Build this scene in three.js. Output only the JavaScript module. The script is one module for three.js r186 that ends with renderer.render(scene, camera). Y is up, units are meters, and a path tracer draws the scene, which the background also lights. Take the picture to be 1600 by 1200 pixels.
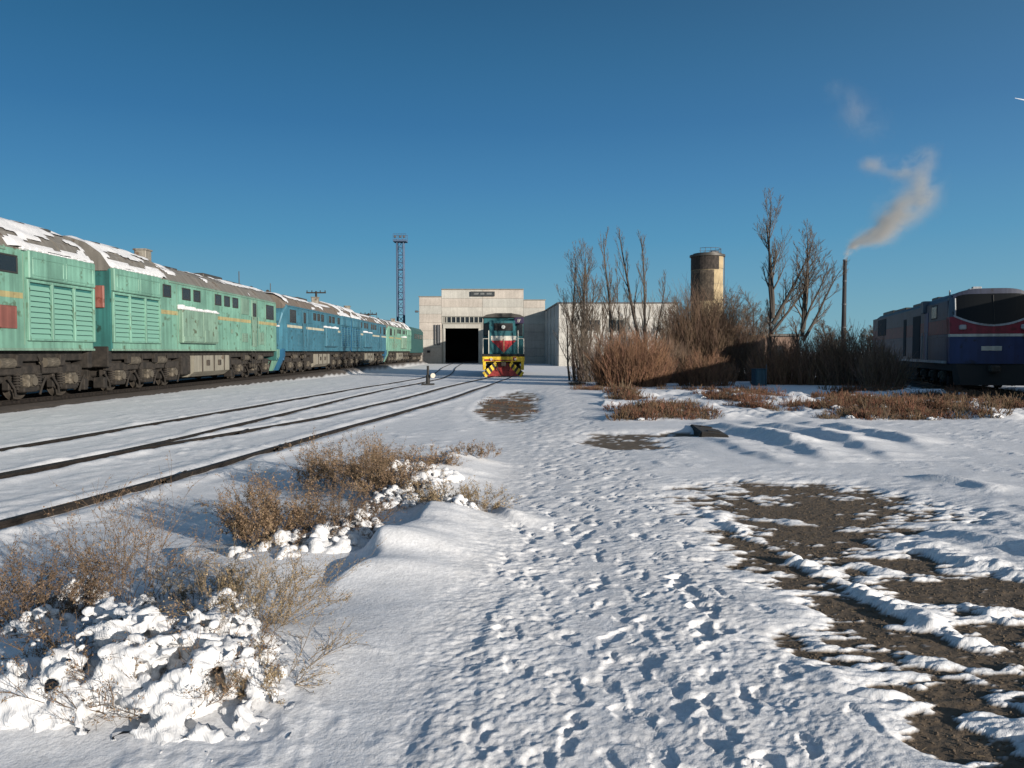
import * as THREE from 'three';
import { MarchingCubes } from 'three/addons/objects/MarchingCubes.js';

// ---------------------------------------------------------------- camera, sky, sun, exposure
const scene = new THREE.Scene();
const camera = new THREE.PerspectiveCamera(53.13, 4 / 3, 0.1, 9000);
camera.position.set(0, 1.65, 0);
camera.lookAt(0, 1.65 - Math.tan(2.43 * Math.PI / 180) * 100, -100);
const EXPOSURE = 1.62;
const SUN_TURN = 45 * Math.PI / 180, SUN_UP = 11.8 * Math.PI / 180;   // behind the viewer's shoulder, low winter sun
const SUN = new THREE.Vector3(Math.sin(SUN_TURN) * Math.cos(SUN_UP), Math.sin(SUN_UP), Math.cos(SUN_TURN) * Math.cos(SUN_UP));
const renderer = new THREE.WebGLRenderer({ antialias: true });
renderer.toneMapping = THREE.LinearToneMapping;
renderer.toneMappingExposure = EXPOSURE;
renderer.shadowMap.enabled = true;
const toLin = (c) => c.map((v) => { v /= 255; return v <= 0.04045 ? v / 12.92 : Math.pow((v + 0.055) / 1.055, 2.4); });
{
  // clear cold sky: one gradient over height, the same all the way round
  const stops = [[-90, [118, 162, 178]], [0, [128, 172, 186]], [2.5, [117, 167, 186]], [5, [101, 158, 187]], [8, [82, 147, 185]], [12, [68, 130, 176]], [16, [54, 114, 162]], [20.5, [45, 103, 147]], [25, [36, 90, 131]], [40, [34, 86, 128]], [90, [32, 83, 126]]];
  const W = 256, H = 512, data = new Float32Array(W * H * 4);
  for (let j = 0; j < H; j++) {
    const e = (j + 0.5) / H * 180 - 90;
    let k = 0; while (k < stops.length - 2 && e > stops[k + 1][0]) k++;
    const t = Math.min(1, Math.max(0, (e - stops[k][0]) / (stops[k + 1][0] - stops[k][0])));
    const a = toLin(stops[k][1]), b = toLin(stops[k + 1][1]);
    for (let i = 0; i < W; i++) {
      const o = (j * W + i) * 4, az = ((i + 0.5) / W * 2 - 1) * Math.PI, er = e * Math.PI / 180;
      // the air glows round the low sun
      const near = Math.acos(Math.min(1, Math.cos(er) * (Math.cos(az) * SUN.x + Math.sin(az) * SUN.z) + Math.sin(er) * SUN.y)) * 180 / Math.PI, glow = 3.6 * Math.exp(-near / 26) * (e > 0 ? 1 : 0);
      for (let c = 0; c < 3; c++) data[o + c] = (a[c] + (b[c] - a[c]) * t + glow * [0.3, 0.27, 0.2][c]) / EXPOSURE;
      data[o + 3] = 1;
    }
  }
  const sky = new THREE.DataTexture(data, W, H, THREE.RGBAFormat, THREE.FloatType);
  sky.mapping = THREE.EquirectangularReflectionMapping; sky.magFilter = THREE.LinearFilter; sky.needsUpdate = true;
  scene.background = sky; scene.environment = sky;
}
{
  const sun = new THREE.DirectionalLight(new THREE.Color().setRGB(1, 0.9, 0.78), 4.5);
  sun.position.copy(SUN).multiplyScalar(200).add(new THREE.Vector3(0, 0, -50));
  sun.target.position.set(0, 0, -50); scene.add(sun, sun.target);
  sun.castShadow = true; sun.shadow.mapSize.set(4096, 4096);
  Object.assign(sun.shadow.camera, { left: -120, right: 120, top: 60, bottom: -60, near: 1, far: 500 });
}

// ---------------------------------------------------------------- numbers
function rng(seed) { let s = seed >>> 0; return () => { s = (s + 0x6d2b79f5) | 0; let t = Math.imul(s ^ (s >>> 15), 1 | s); t = (t + Math.imul(t ^ (t >>> 7), 61 | t)) ^ t; return ((t ^ (t >>> 14)) >>> 0) / 4294967296; }; }
const clamp = (v, a = 0, b = 1) => v < a ? a : v > b ? b : v;
const mix = (a, b, t) => a + (b - a) * t;
const ss = (a, b, v) => { const t = clamp((v - a) / (b - a)); return t * t * (3 - 2 * t); };
function h3(x, y, z) { let h = Math.imul(x, 374761393) ^ Math.imul(y, 668265263) ^ Math.imul(z, 2147483629 | 0); h = Math.imul(h ^ (h >>> 13), 1274126177); h ^= h >>> 16; h = Math.imul(h, 0x85ebca6b); return ((h ^ (h >>> 13)) >>> 0) / 4294967296; }
const q5 = (t) => t * t * t * (t * (t * 6 - 15) + 10);
function n2(x, y, s = 0, px = 0, py = px) {
  let ix = Math.floor(x), iy = Math.floor(y); const fx = q5(x - ix), fy = q5(y - iy); let jx = ix + 1, jy = iy + 1;
  if (px) { ix = ((ix % px) + px) % px; jx = ((jx % px) + px) % px; iy = ((iy % py) + py) % py; jy = ((jy % py) + py) % py; }
  return mix(mix(h3(ix, iy, s), h3(jx, iy, s), fx), mix(h3(ix, jy, s), h3(jx, jy, s), fx), fy);
}
function f2(x, y, o, s = 0, p = 0) { let a = 0, w = 0.5, t = 0; for (let k = 0; k < o; k++) { a += w * n2(x, y, s + k * 17, p); t += w; x *= 2; y *= 2; p *= 2; w *= 0.5; } return a / t; }
function n3(x, y, z, s = 0) {
  const ix = Math.floor(x), iy = Math.floor(y), iz = Math.floor(z), fx = q5(x - ix), fy = q5(y - iy), fz = q5(z - iz);
  const g = (a, b, c) => h3(ix + a, iy + b, (iz + c) * 131 + s);
  return mix(mix(mix(g(0, 0, 0), g(1, 0, 0), fx), mix(g(0, 1, 0), g(1, 1, 0), fx), fy), mix(mix(g(0, 0, 1), g(1, 0, 1), fx), mix(g(0, 1, 1), g(1, 1, 1), fx), fy), fz);
}
const f3 = (x, y, z, s) => 0.57 * n3(x, y, z, s) + 0.29 * n3(x * 2.1, y * 2.1, z * 2.1, s + 7) + 0.14 * n3(x * 4.3, y * 4.3, z * 4.3, s + 13);

// ---------------------------------------------------------------- mesh builder
const V = (x, y, z) => new THREE.Vector3(x, y, z);
class MB {
  constructor() { this.p = []; this.n = []; this.uv = []; this.i = []; this.c = []; this.m = null; this.col = null; }
  at(x = 0, y = 0, z = 0, ry = 0, rx = 0, rz = 0) { this.m = new THREE.Matrix4().compose(V(x, y, z), new THREE.Quaternion().setFromEuler(new THREE.Euler(rx, ry, rz, 'YXZ')), V(1, 1, 1)); return this; }
  none() { this.m = null; return this; }
  v(p, n, u, w) {
    let q = p, r = n;
    if (this.m) { q = p.clone().applyMatrix4(this.m); r = n.clone().transformDirection(this.m); }
    this.p.push(q.x, q.y, q.z); this.n.push(r.x, r.y, r.z); this.uv.push(u, w);
    if (this.col) this.c.push(...this.col);
    return this.p.length / 3 - 1;
  }
  poly(pts, out) {   // convex, flat; turned so that it faces away from the point out
    const n = V(0, 0, 0), a = pts[0];
    for (let k = 1; k < pts.length - 1; k++) n.add(pts[k].clone().sub(a).cross(pts[k + 1].clone().sub(a)));
    n.normalize();
    if (out && a.clone().sub(out).dot(n) < 0) { n.negate(); pts = pts.slice().reverse(); }
    const ax = Math.abs(n.x), ay = Math.abs(n.y), az = Math.abs(n.z);
    const id = pts.map((q) => ay > ax && ay > az ? this.v(q, n, q.x, q.z) : ax >= az ? this.v(q, n, q.z, q.y) : this.v(q, n, q.x, q.y));
    for (let k = 1; k < id.length - 1; k++) this.i.push(id[0], id[k], id[k + 1]);
    return this;
  }
  box(x0, x1, y0, y1, z0, z1, b = 0) {
    const c = V((x0 + x1) / 2, (y0 + y1) / 2, (z0 + z1) / 2), hx = Math.abs(x1 - x0) / 2, hy = Math.abs(y1 - y0) / 2, hz = Math.abs(z1 - z0) / 2;
    b = Math.min(b, hx * 0.8, hy * 0.8, hz * 0.8);
    const P = (k, sx, sy, sz) => V(c.x + sx * (hx - (k === 0 ? 0 : b)), c.y + sy * (hy - (k === 1 ? 0 : b)), c.z + sz * (hz - (k === 2 ? 0 : b)));
    const S = [-1, 1];
    for (const s of S) {
      this.poly([P(0, s, -1, -1), P(0, s, 1, -1), P(0, s, 1, 1), P(0, s, -1, 1)], c);
      this.poly([P(1, -1, s, -1), P(1, 1, s, -1), P(1, 1, s, 1), P(1, -1, s, 1)], c);
      this.poly([P(2, -1, -1, s), P(2, 1, -1, s), P(2, 1, 1, s), P(2, -1, 1, s)], c);
    }
    if (b > 0) for (const s of S) for (const t of S) {
      this.poly([P(0, s, t, -1), P(0, s, t, 1), P(1, s, t, 1), P(1, s, t, -1)], c);
      this.poly([P(0, s, -1, t), P(0, s, 1, t), P(2, s, 1, t), P(2, s, -1, t)], c);
      this.poly([P(1, -1, s, t), P(1, 1, s, t), P(2, 1, s, t), P(2, -1, s, t)], c);
      for (const u of S) this.poly([P(0, s, t, u), P(1, s, t, u), P(2, s, t, u)], c);
    }
    return this;
  }
  prism(prof, z0, z1) {   // convex profile in x, y
    const c = V(0, 0, (z0 + z1) / 2); for (const q of prof) { c.x += q[0] / prof.length; c.y += q[1] / prof.length; }
    this.poly(prof.map((q) => V(q[0], q[1], z0)), c); this.poly(prof.map((q) => V(q[0], q[1], z1)), c);
    prof.forEach((q, k) => { const r = prof[(k + 1) % prof.length]; this.poly([V(q[0], q[1], z0), V(r[0], r[1], z0), V(r[0], r[1], z1), V(q[0], q[1], z1)], c); });
    return this;
  }
  loft(rings, caps = [1, 1]) {   // rings: lists of Vector3, closed, flat facets
    for (let k = 0; k < rings.length - 1; k++) {
      const A = rings[k], B = rings[k + 1], c = V(0, 0, 0); for (const q of [...A, ...B]) c.addScaledVector(q, 0.5 / A.length);
      A.forEach((q, j) => { const l = (j + 1) % A.length; this.poly([q, A[l], B[l], B[j]], c); });
    }
    const L = rings.length - 1;
    const mid = (R) => R.reduce((a, q) => a.addScaledVector(q, 1 / R.length), V(0, 0, 0));
    if (caps[0]) this.poly(rings[0].slice(), mid(rings[1])); if (caps[1]) this.poly(rings[L].slice(), mid(rings[L - 1]));
    return this;
  }
  tube(pts, rad, sides = 6, cap = true) {
    let side = null; const rings = [];
    for (let k = 0; k < pts.length; k++) {
      const t = (pts[k + 1] || pts[k]).clone().sub(pts[k - 1] || pts[k]).normalize();
      if (!side) side = Math.abs(t.y) < 0.9 ? V(0, 1, 0) : V(1, 0, 0);
      side.addScaledVector(t, -side.dot(t)).normalize(); const up = t.clone().cross(side), r = Array.isArray(rad) ? rad[k] : rad, ring = [];
      for (let j = 0; j < sides; j++) { const a = j / sides * 2 * Math.PI, n = side.clone().multiplyScalar(Math.cos(a)).addScaledVector(up, Math.sin(a)); ring.push(this.v(pts[k].clone().addScaledVector(n, r), n, a, k)); }
      rings.push(ring);
    }
    for (let k = 0; k < rings.length - 1; k++) for (let j = 0; j < sides; j++) { const l = (j + 1) % sides; this.i.push(rings[k][j], rings[k][l], rings[k + 1][l], rings[k][j], rings[k + 1][l], rings[k + 1][j]); }
    if (cap) for (const [k, s] of [[0, -1], [pts.length - 1, 1]]) {
      const n = (pts[k + s] ? pts[k + s] : pts[k]).clone().sub(pts[k - s] || pts[k]).normalize(); const d = pts[k].clone().sub(pts[k - s]).normalize();
      const id = rings[k].map((a) => { this.p.push(this.p[a * 3], this.p[a * 3 + 1], this.p[a * 3 + 2]); const w = this.m ? d.clone().transformDirection(this.m) : d; this.n.push(w.x, w.y, w.z); this.uv.push(0, 0); if (this.col) this.c.push(...this.col); return this.p.length / 3 - 1; });
      for (let j = 1; j < sides - 1; j++) s > 0 ? this.i.push(id[0], id[j], id[j + 1]) : this.i.push(id[0], id[j + 1], id[j]);
    }
    return this;
  }
  bar(a, b, r, sides = 6) { return this.tube([a, b], r, sides); }
  geo() {
    const g = new THREE.BufferGeometry();
    g.setAttribute('position', new THREE.Float32BufferAttribute(this.p, 3)); g.setAttribute('normal', new THREE.Float32BufferAttribute(this.n, 3)); g.setAttribute('uv', new THREE.Float32BufferAttribute(this.uv, 2));
    if (this.c.length) g.setAttribute('color', new THREE.Float32BufferAttribute(this.c, 3));
    g.setIndex(this.i); return g;
  }
  build(name, mat, parent, label) { const m = part(name, this.geo(), mat, parent); if (label) m.userData.label = label; return m; }
}
const used = new Map();
function numbered(name) { const k = used.get(name) || 0; used.set(name, k + 1); return k ? name + '_' + String(k).padStart(3, '0') : name; }
function part(name, geo, mat, parent) { const m = new THREE.Mesh(geo, mat); m.castShadow = m.receiveShadow = true; m.name = parent ? name : numbered(name); (parent || scene).add(m); return m; }
function tag(o, label, category, group, kind) { o.userData.label = label; o.userData.category = category; if (group) o.userData.group = group; if (kind) o.userData.kind = kind; return o; }
function thing(name, label, category, pos = [0, 0, 0], turn = 0, group) { const o = new THREE.Group(); o.name = numbered(name); o.position.set(...pos); o.rotation.y = turn; scene.add(o); return tag(o, label, category, group); }

// ---------------------------------------------------------------- materials
function tex(size, fn, srgb = true) {
  const d = new Uint8Array(size * size * 4);
  for (let j = 0; j < size; j++) for (let i = 0; i < size; i++) { const c = fn((i + 0.5) / size, (j + 0.5) / size), o = (j * size + i) * 4; for (let k = 0; k < 3; k++) d[o + k] = clamp(Array.isArray(c) ? c[k] : c) * 255; d[o + 3] = 255; }
  const t = new THREE.DataTexture(d, size, size); t.wrapS = t.wrapT = THREE.RepeatWrapping; t.magFilter = THREE.LinearFilter; t.minFilter = THREE.LinearMipmapLinearFilter; t.generateMipmaps = true;
  if (srgb) t.colorSpace = THREE.SRGBColorSpace; t.needsUpdate = true; return t;
}
const rep = (t, m) => { const c = t.clone(); c.repeat.set(1 / m, 1 / m); c.needsUpdate = true; return c; };
const T = {
  paint: tex(512, (u, v) => {   // sun-bleached, streaked and rust-spotted paint
    const a = f2(u * 6, v * 6, 5, 3, 6), st = n2(u * 90, v * 4, 11, 90, 4) * 0.6 + n2(u * 40, v * 3, 12, 40, 3) * 0.4, sp = f2(u * 24, v * 24, 4, 29, 24);
    let k = 0.86 + 0.3 * (a - 0.5) + 0.2 * (st - 0.5); const rust = ss(0.64, 0.8, sp) * ss(0.42, 0.6, a) * 0.6;
    return [mix(k, 0.5, rust), mix(k, 0.38, rust), mix(k * 0.98, 0.3, rust)];
  }),
  dust: tex(256, (u, v) => { const a = f2(u * 8, v * 8, 5, 41, 8), b = f2(u * 30, v * 30, 3, 47, 30); const k = 0.55 + 0.7 * (a - 0.3) + 0.35 * (b - 0.5); return [k, k * 0.97, k * 0.93]; }),
  wall: tex(512, (u, v) => { const a = f2(u * 5, v * 5, 5, 61, 5), st = n2(u * 60, v * 5, 66, 60, 5), b = f2(u * 60, v * 60, 3, 71, 60); const k = 0.9 + 0.16 * (a - 0.5) + 0.06 * (st - 0.5) + 0.1 * (b - 0.5); return [k, k * 0.995, k * 0.98]; }),
  grain: tex(512, (u, v) => { const b = f2(u * 40, v * 40, 4, 81, 40), c = n2(u * 220, v * 220, 87, 220), d = f2(u * 7, v * 7, 3, 89, 7); const k = 0.9 + 0.12 * (b - 0.5) + 0.1 * (c - 0.5) + 0.08 * (d - 0.5); return [k, k, k]; }),
  snowBump: tex(1024, (u, v) => { const a = f2(u * 70, v * 70, 4, 91, 70), b = n2(u * 300, v * 300, 97, 300), d = f2(u * 9, v * 9, 3, 95, 9); return 0.5 + 0.6 * (a - 0.5) + 0.2 * (b - 0.5) + 0.12 * (d - 0.5); }, false),
  bark: tex(256, (u, v) => { const a = f2(u * 10, v * 3, 4, 101, 0), k = 0.75 + 0.4 * (n2(u * 16, v * 16, 5, 16) - 0.5); return [k, k, k]; }),
};
const std = (c, o = {}) => new THREE.MeshStandardMaterial({ color: new THREE.Color().setRGB(...c), roughness: 0.8, ...o });
const paint = (c, o) => std(c, { map: rep(T.paint, 5.3), roughness: 0.55, ...o });
const M = {
  green: paint([0.165, 0.345, 0.28]), greenPlain: std([0.14, 0.295, 0.235], { roughness: 0.6 }), greenDoor: paint([0.19, 0.31, 0.25]), teal: paint([0.03, 0.14, 0.14]), tealFresh: paint([0.012, 0.12, 0.15]),  // teal: the green with the shade of the coupling gaps put in
  blue: paint([0.045, 0.162, 0.24]), blueDeep: paint([0.016, 0.11, 0.23]), cream: paint([0.38, 0.33, 0.17]), creamPale: paint([0.5, 0.48, 0.38]),
  roof: paint([0.185, 0.175, 0.165], { roughness: 0.9 }), roofBrown: paint([0.175, 0.145, 0.125], { roughness: 0.9 }), roofDark: paint([0.06, 0.055, 0.05]), redBrown: paint([0.24, 0.09, 0.075]), stack: paint([0.26, 0.24, 0.21]),
  ironPale: std([0.15, 0.14, 0.12], { map: rep(T.dust, 0.9), roughness: 0.9 }), iron: std([0.07, 0.062, 0.053], { map: rep(T.dust, 1.7), roughness: 0.9 }), ironDark: std([0.034, 0.03, 0.027], { map: rep(T.dust, 1.7), roughness: 0.9 }), tank: paint([0.27, 0.255, 0.22], { roughness: 0.7 }),
  rail: std([0.036, 0.03, 0.027], { map: rep(T.dust, 0.8), roughness: 0.75, metalness: 0.3 }), railTop: std([0.1, 0.09, 0.08], { map: rep(T.dust, 0.8), roughness: 0.5, metalness: 0.5 }),
  pane: std([0.012, 0.016, 0.02], { roughness: 0.22 }), glassDark: new THREE.MeshPhysicalMaterial({ color: new THREE.Color().setRGB(0.008, 0.009, 0.01), roughness: 0.3, specularIntensity: 0.35 }), rubber: std([0.02, 0.02, 0.02]), snow: std([0.7, 0.71, 0.73], { map: rep(T.grain, 0.9), bumpMap: rep(T.snowBump, 1.2), bumpScale: 0.008, roughness: 0.95 }),
  wall: std([0.44, 0.435, 0.415], { map: rep(T.wall, 7.3), roughness: 0.95 }), wallPink: std([0.45, 0.415, 0.385], { map: rep(T.wall, 7.3), roughness: 0.95 }), wallLight: std([0.42, 0.415, 0.39], { map: rep(T.wall, 6.1), roughness: 0.95 }), joint: std([0.2, 0.19, 0.17], { roughness: 1 }),
  dark: std([0.02, 0.02, 0.022], { roughness: 0.9 }), frame: std([0.3, 0.3, 0.27]), yellow: paint([0.85, 0.58, 0.03]), red: paint([0.45, 0.02, 0.03]), redDark: paint([0.32, 0.025, 0.022]), white: paint([0.68, 0.67, 0.62]), black: std([0.018, 0.018, 0.018]),
  mast: std([0.05, 0.09, 0.16], { roughness: 0.6 }), steel: std([0.06, 0.065, 0.075], { roughness: 0.6 }),
  navy: paint([0.014, 0.035, 0.14]), greyBlue: paint([0.085, 0.12, 0.165]), flankShade: paint([0.04, 0.054, 0.085]), flankShadeRed: paint([0.17, 0.016, 0.024]), flankShadeGrey: paint([0.035, 0.044, 0.085]), crimson: paint([0.26, 0.014, 0.035]), silver: paint([0.4, 0.42, 0.46]),  // flank tones carry the deep shade of that side in their colour
  wood: std([0.05, 0.042, 0.035], { map: rep(T.dust, 0.9), roughness: 0.95 }), bark: std([0.1, 0.086, 0.074], { map: rep(T.bark, 0.6), roughness: 0.95 }), twig: std([0.1, 0.08, 0.064], { roughness: 0.95 }),
};
// ---------------------------------------------------------------- the lie of the land (x to the right, D metres ahead)
const TRAIN_X = -15.05, TRAIN_RAIL = 0.27;
const EAST = { x: 19.1, d: 30.5, ux: 0.295, ud: 0.9555, rail: 0.1 };   // front of the red and blue locomotive and its heading
// rails measured along their length: [D, x]
const RAILS = [
  [[1.5, -9.3], [8, -8.65], [12.3, -8.2], [20, -7.5], [26.2, -6.98], [36, -6.4], [43, -6.15], [60, -6.3], [90, -8.0], [116.5, -9.0]],
  [[1.5, -7.6], [9.6, -6.5], [12.2, -6.15], [21.1, -5.64], [26, -5.45], [36, -4.95], [43, -4.7], [60, -4.85], [90, -6.5], [116.5, -7.5]],
  [[1.5, -7.9], [9.6, -6.62], [12.4, -6.02], [17.4, -4.7], [22, -4.05], [27, -3.44], [36, -2.8], [45, -2.2], [57, -1.46], [75, -1.65], [116.5, -2.0]],
  [[1.5, -5.8], [7.07, -4.71], [10, -4.2], [13.8, -3.67], [19.4, -2.9], [26, -2.0], [33.2, -1.35], [45, -0.6], [57, 0.06], [75, -0.1], [116.5, -0.45]],
].map((pts) => { const c = new THREE.CatmullRomCurve3(pts.map((q) => V(q[1], 0, -q[0])), false, 'centripetal'); const out = c.getSpacedPoints(240); return out; });
const railX = RAILS.map((pts) => { const t = new Float32Array(1200); let k = 0; for (let j = 0; j < 1200; j++) { const d = j * 0.1; while (k < pts.length - 2 && -pts[k + 1].z < d) k++; const a = pts[k], b = pts[k + 1]; t[j] = mix(a.x, b.x, clamp((d + a.z) / (a.z - b.z), -1, 1)); } return (d) => t[clamp(Math.round(d * 10), 0, 1199)]; });
const pathX = (D) => D < 13 ? mix(0.45, 0.85, ss(3, 13, D)) : D < 24 ? mix(0.85, 1.3, (D - 13) / 11) : 1.3 + (D - 24) * 0.055;

// footprints: two worn lanes, more in between and to the side
const PRINTS = new Map();
{
  const r = rng(77), g = () => (r() + r() + r() - 1.5) / 1.5;
  const add = (x, D, a, s, dep) => { const q = { x, D, c: Math.cos(a), s: Math.sin(a), k: s, dep }; for (let i = -1; i <= 1; i++) for (let j = -1; j <= 1; j++) { const key = (Math.floor(x / 0.4) + i) * 4096 + Math.floor(D / 0.4) + j; if (!PRINTS.has(key)) PRINTS.set(key, []); PRINTS.get(key).push(q); } };
  for (let lane = 0; lane < 15; lane++) {
    const off = [-0.55, -0.4, 0.55, 0.7, 0.35, -0.15, 1.0, 0.62, -0.48, 0.1, 0.45, -0.3, 0.8, 0.25, 0.0][lane]; let D = 2 + r() * 0.5, side = 1;
    while (D < 46) { const w = off * (lane === 6 ? 1.1 - D * 0.02 : 1); add(pathX(D) + w + 0.09 * side + g() * 0.1, D, g() * 0.35, 0.7 + r() * 0.3, 0.004 + r() * 0.013); D += 0.5 + r() * 0.3; side = -side; }
  }
  for (let k = 0; k < 260; k++) { const D = 2.3 + Math.pow(r(), 1.6) * 16; add(pathX(D) + g() * (0.62 + 0.015 * D) + 0.05, D, g() * 1.2, 0.65 + r() * 0.4, 0.003 + r() * 0.012); }
  for (let k = 0; k < 6; k++) add(1.15 + g() * 0.35, 2.7 + r() * 3, g() * 0.8, 1 + r() * 0.3, 0.012 + r() * 0.02);
}
function prints(x, D) {
  const l = PRINTS.get(Math.floor(x / 0.4) * 4096 + Math.floor(D / 0.4)); if (!l) return 0; const wx = (n2(x * 14, D * 14, 6) - 0.5) * 0.09, wd = (n2(x * 14, D * 14, 7) - 0.5) * 0.09; x += wx; D += wd;
  let y = 0;
  for (const q of l) {
    const dx = x - q.x, dd = D - q.D, a = (dx * q.c + dd * q.s) / (0.058 * q.k), b = (-dx * q.s + dd * q.c) / (0.15 * q.k), e = Math.sqrt(a * a + b * b);
    if (e < 1) y = Math.min(y, -q.dep * (1 - ss(0.72, 1.0, e))); else if (e < 1.7) y += q.dep * 0.2 * (1 - ss(1.05, 1.7, e)) * (0.3 + n2(x * 30, D * 30, 5));
  }
  return y;
}
// crest lines of wind-packed snow: [points [x, D], height, half width on the lee side, half width on the windward side]
const RIDGES = [
  [[[2.02, 7.4], [2.05, 6.7], [2.2, 6.1], [2.42, 4.9], [2.6, 4.05], [2.75, 3.5]], 0.065, 0.07, 0.15],
  [[[1.5, 3.95], [1.66, 3.66], [1.98, 3.41], [2.12, 3.12], [2.2, 2.8]], 0.045, 0.06, 0.13],
  [[[3.0, 6.6], [3.35, 6.3], [3.65, 5.6], [3.75, 5.2]], 0.06, 0.12, 0.22],
  [[[3.85, 6.7], [4.15, 6.2], [4.2, 5.6]], 0.1, 0.14, 0.32],
  [[[5.15, 9.6], [5.45, 9.1], [5.5, 8.7]], 0.1, 0.12, 0.25],
  [[[2.9, 4.9], [3.1, 4.5], [3.2, 4.0]], 0.05, 0.08, 0.16],
  [[[2.6, 5.9], [2.95, 5.5], [3.05, 5.1]], 0.03, 0.08, 0.16],
  [[[4.3, 16.2], [4.75, 14.6], [4.8, 13.1], [4.7, 11.6]], 0.17, 0.2, 0.5],
  [[[5.3, 16.4], [5.75, 14.9], [5.8, 13.3], [5.7, 11.8]], 0.15, 0.2, 0.5],
  [[[6.5, 16.6], [6.85, 15.2], [6.9, 13.9], [6.8, 12.8]], 0.13, 0.2, 0.5],
  [[[3.6, 13.8], [3.75, 12.2], [3.9, 11]], 0.07, 0.15, 0.4],
  [[[-0.85, 7.4], [-0.72, 6.9], [-0.78, 6.35], [-0.95, 5.7], [-1.05, 5.2]], 0.2, 0.14, 0.6],
  [[[-0.98, 11.2], [-0.78, 10.5], [-0.86, 9.6], [-1.0, 8.8]], 0.2, 0.16, 0.6],
  [[[-0.42, 7.7], [-0.1, 7.35], [0.02, 7.0]], 0.09, 0.1, 0.3],
  [[[-3.3, 8.1], [-2.9, 7.6], [-2.7, 7.0]], 0.07, 0.15, 0.4],
  [[[-3.6, 10.8], [-3.1, 10.2], [-2.9, 9.4]], 0.09, 0.2, 0.5],
  [[[-2.6, 6.1], [-2.4, 5.7], [-2.3, 5.3]], 0.07, 0.1, 0.3],
  [[[-0.36, 3.7], [-0.28, 3.3], [-0.32, 2.8]], 0.018, 0.07, 0.2],
  [[[-0.02, 4.8], [-0.12, 4.3], [-0.16, 3.8], [-0.1, 3.3]], 0.02, 0.05, 0.16],
  [[[0.72, 4.2], [0.8, 3.7], [0.86, 3.2], [0.98, 2.7]], 0.025, 0.06, 0.15],
];
function ridges(x, D) {
  let y = 0;
  for (const [pts, h, lee, wind] of RIDGES) {
    const lo = pts[pts.length - 1][1], hi = pts[0][1];
    if (D < lo - 0.6 || D > hi + 0.6) continue;
    let k = 0; while (k < pts.length - 2 && D < pts[k + 1][1]) k++;
    const t = clamp((pts[k][1] - D) / (pts[k][1] - pts[k + 1][1]), -0.5, 1.5), along = clamp((hi - D) / (hi - lo), -0.3, 1.3);
    const cx = mix(pts[k][0], pts[k + 1][0], t) + (n2(D * 2.2, h * 90, 21) - 0.5) * 0.16 * (lee / 0.12), e = x - cx;
    const prof = e < 0 ? Math.exp(-Math.pow(e / lee, 2) * 1.4) : Math.exp(-Math.pow(e / wind, 2) * 0.9);
    y += 0.8 * h * prof * ss(-0.25, 0.25, along) * (1 - ss(0.72, 1.25, along)) * (0.65 + 0.7 * n2(D * 3.1, 4.2, 33));
  }
  return y;
}
// where bare earth shows: [x, D, half width, half depth, strength]
const BARE = [[3.1, 8.2, 1.2, 1.25, 1], [3.9, 7.7, 0.75, 0.55, 0.8], [2.5, 6.6, 0.75, 0.8, 1], [2.2, 5.75, 0.6, 0.6, 1], [2.9, 5.7, 0.7, 0.55, 0.9], [2.45, 4.9, 0.5, 0.4, 0.9], [2.15, 4.15, 0.55, 0.4, 1], [2.5, 3.85, 0.6, 0.3, 1], [2.1, 3.6, 0.4, 0.25, 0.9], [1.95, 3.2, 0.25, 0.25, 1], [3.35, 5.2, 0.6, 0.5, 1], [2.95, 4.55, 0.5, 0.45, 0.9], [2.6, 3.2, 0.35, 0.3, 0.9],
  [2.0, 13.7, 0.7, 0.95, 1.1], [2.9, 14.9, 1.2, 0.4, 0.8], [-0.15, 22.5, 0.75, 4.2, 1.1], [0.3, 27, 0.6, 4, 0.8]];
function snowDepth(x, D) {
  let w = 0; for (const [bx, bd, rx, rd, s] of BARE) { const e = Math.hypot((x - bx) / rx, (D - bd) / rd); if (e < 2.2) w = Math.max(w, s * (e < 0.45 ? 1 : e < 1.5 ? mix(1, 0.12, ss(0.45, 1.5, e)) : 0.12 * (1 - ss(1.5, 2.2, e)))); }
  const n = f2(x * 2.2 + D * 0.7, D * 3.4, 5, 55), m = f2(x * 7, D * 17, 5, 58);
  const near = ss(0.02, 0.45, w); let t = 0.052 - w * 0.085 + (n - 0.5) * mix(0.014, 0.13, near) + (m - 0.5) * mix(0.0025, 0.12, near);
  const p = Math.abs(x - pathX(D)); t += 0.02 * ss(9, 16, D) * (1 - near);
  if (w < 0.02) t = Math.max(t, 0.02 - 0.03 * ss(0.66, 0.74, m) * (1 - ss(0.9, 2.2, p)));
  const thin = ss(0, 0.5, w); if (t > 0 && thin > 0) t = mix(t, 0.03 * (1 - Math.exp(-t / 0.03)), thin);
  return t;
}
function bedOf(x, D) {   // how far a point lies on a track bed; west widened to darken under the train
  const west = ss(-12.7, -13.5, x) * (1 - ss(-70, -80, x)) * ss(0, 1, D + 20);
  const dx = x - EAST.x, dd = D - EAST.d, across = Math.abs(dx * EAST.ud - dd * EAST.ux), along = dx * EAST.ux + dd * EAST.ud;
  const east = (1 - ss(1.3, 2.2, across)) * ss(-14, -12, along) * (1 - ss(60, 70, along));
  return { west, east };
}
function land(x, D) {
  let y = -0.26 * ss(28, 60, D) + 0.05 * (f2(x * 0.16, D * 0.16, 3, 1) - 0.5);
  const { west, east } = bedOf(x, D);
  y = mix(y, 0.12, west); y = mix(y, -0.06, east);
  return y;
}
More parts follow.
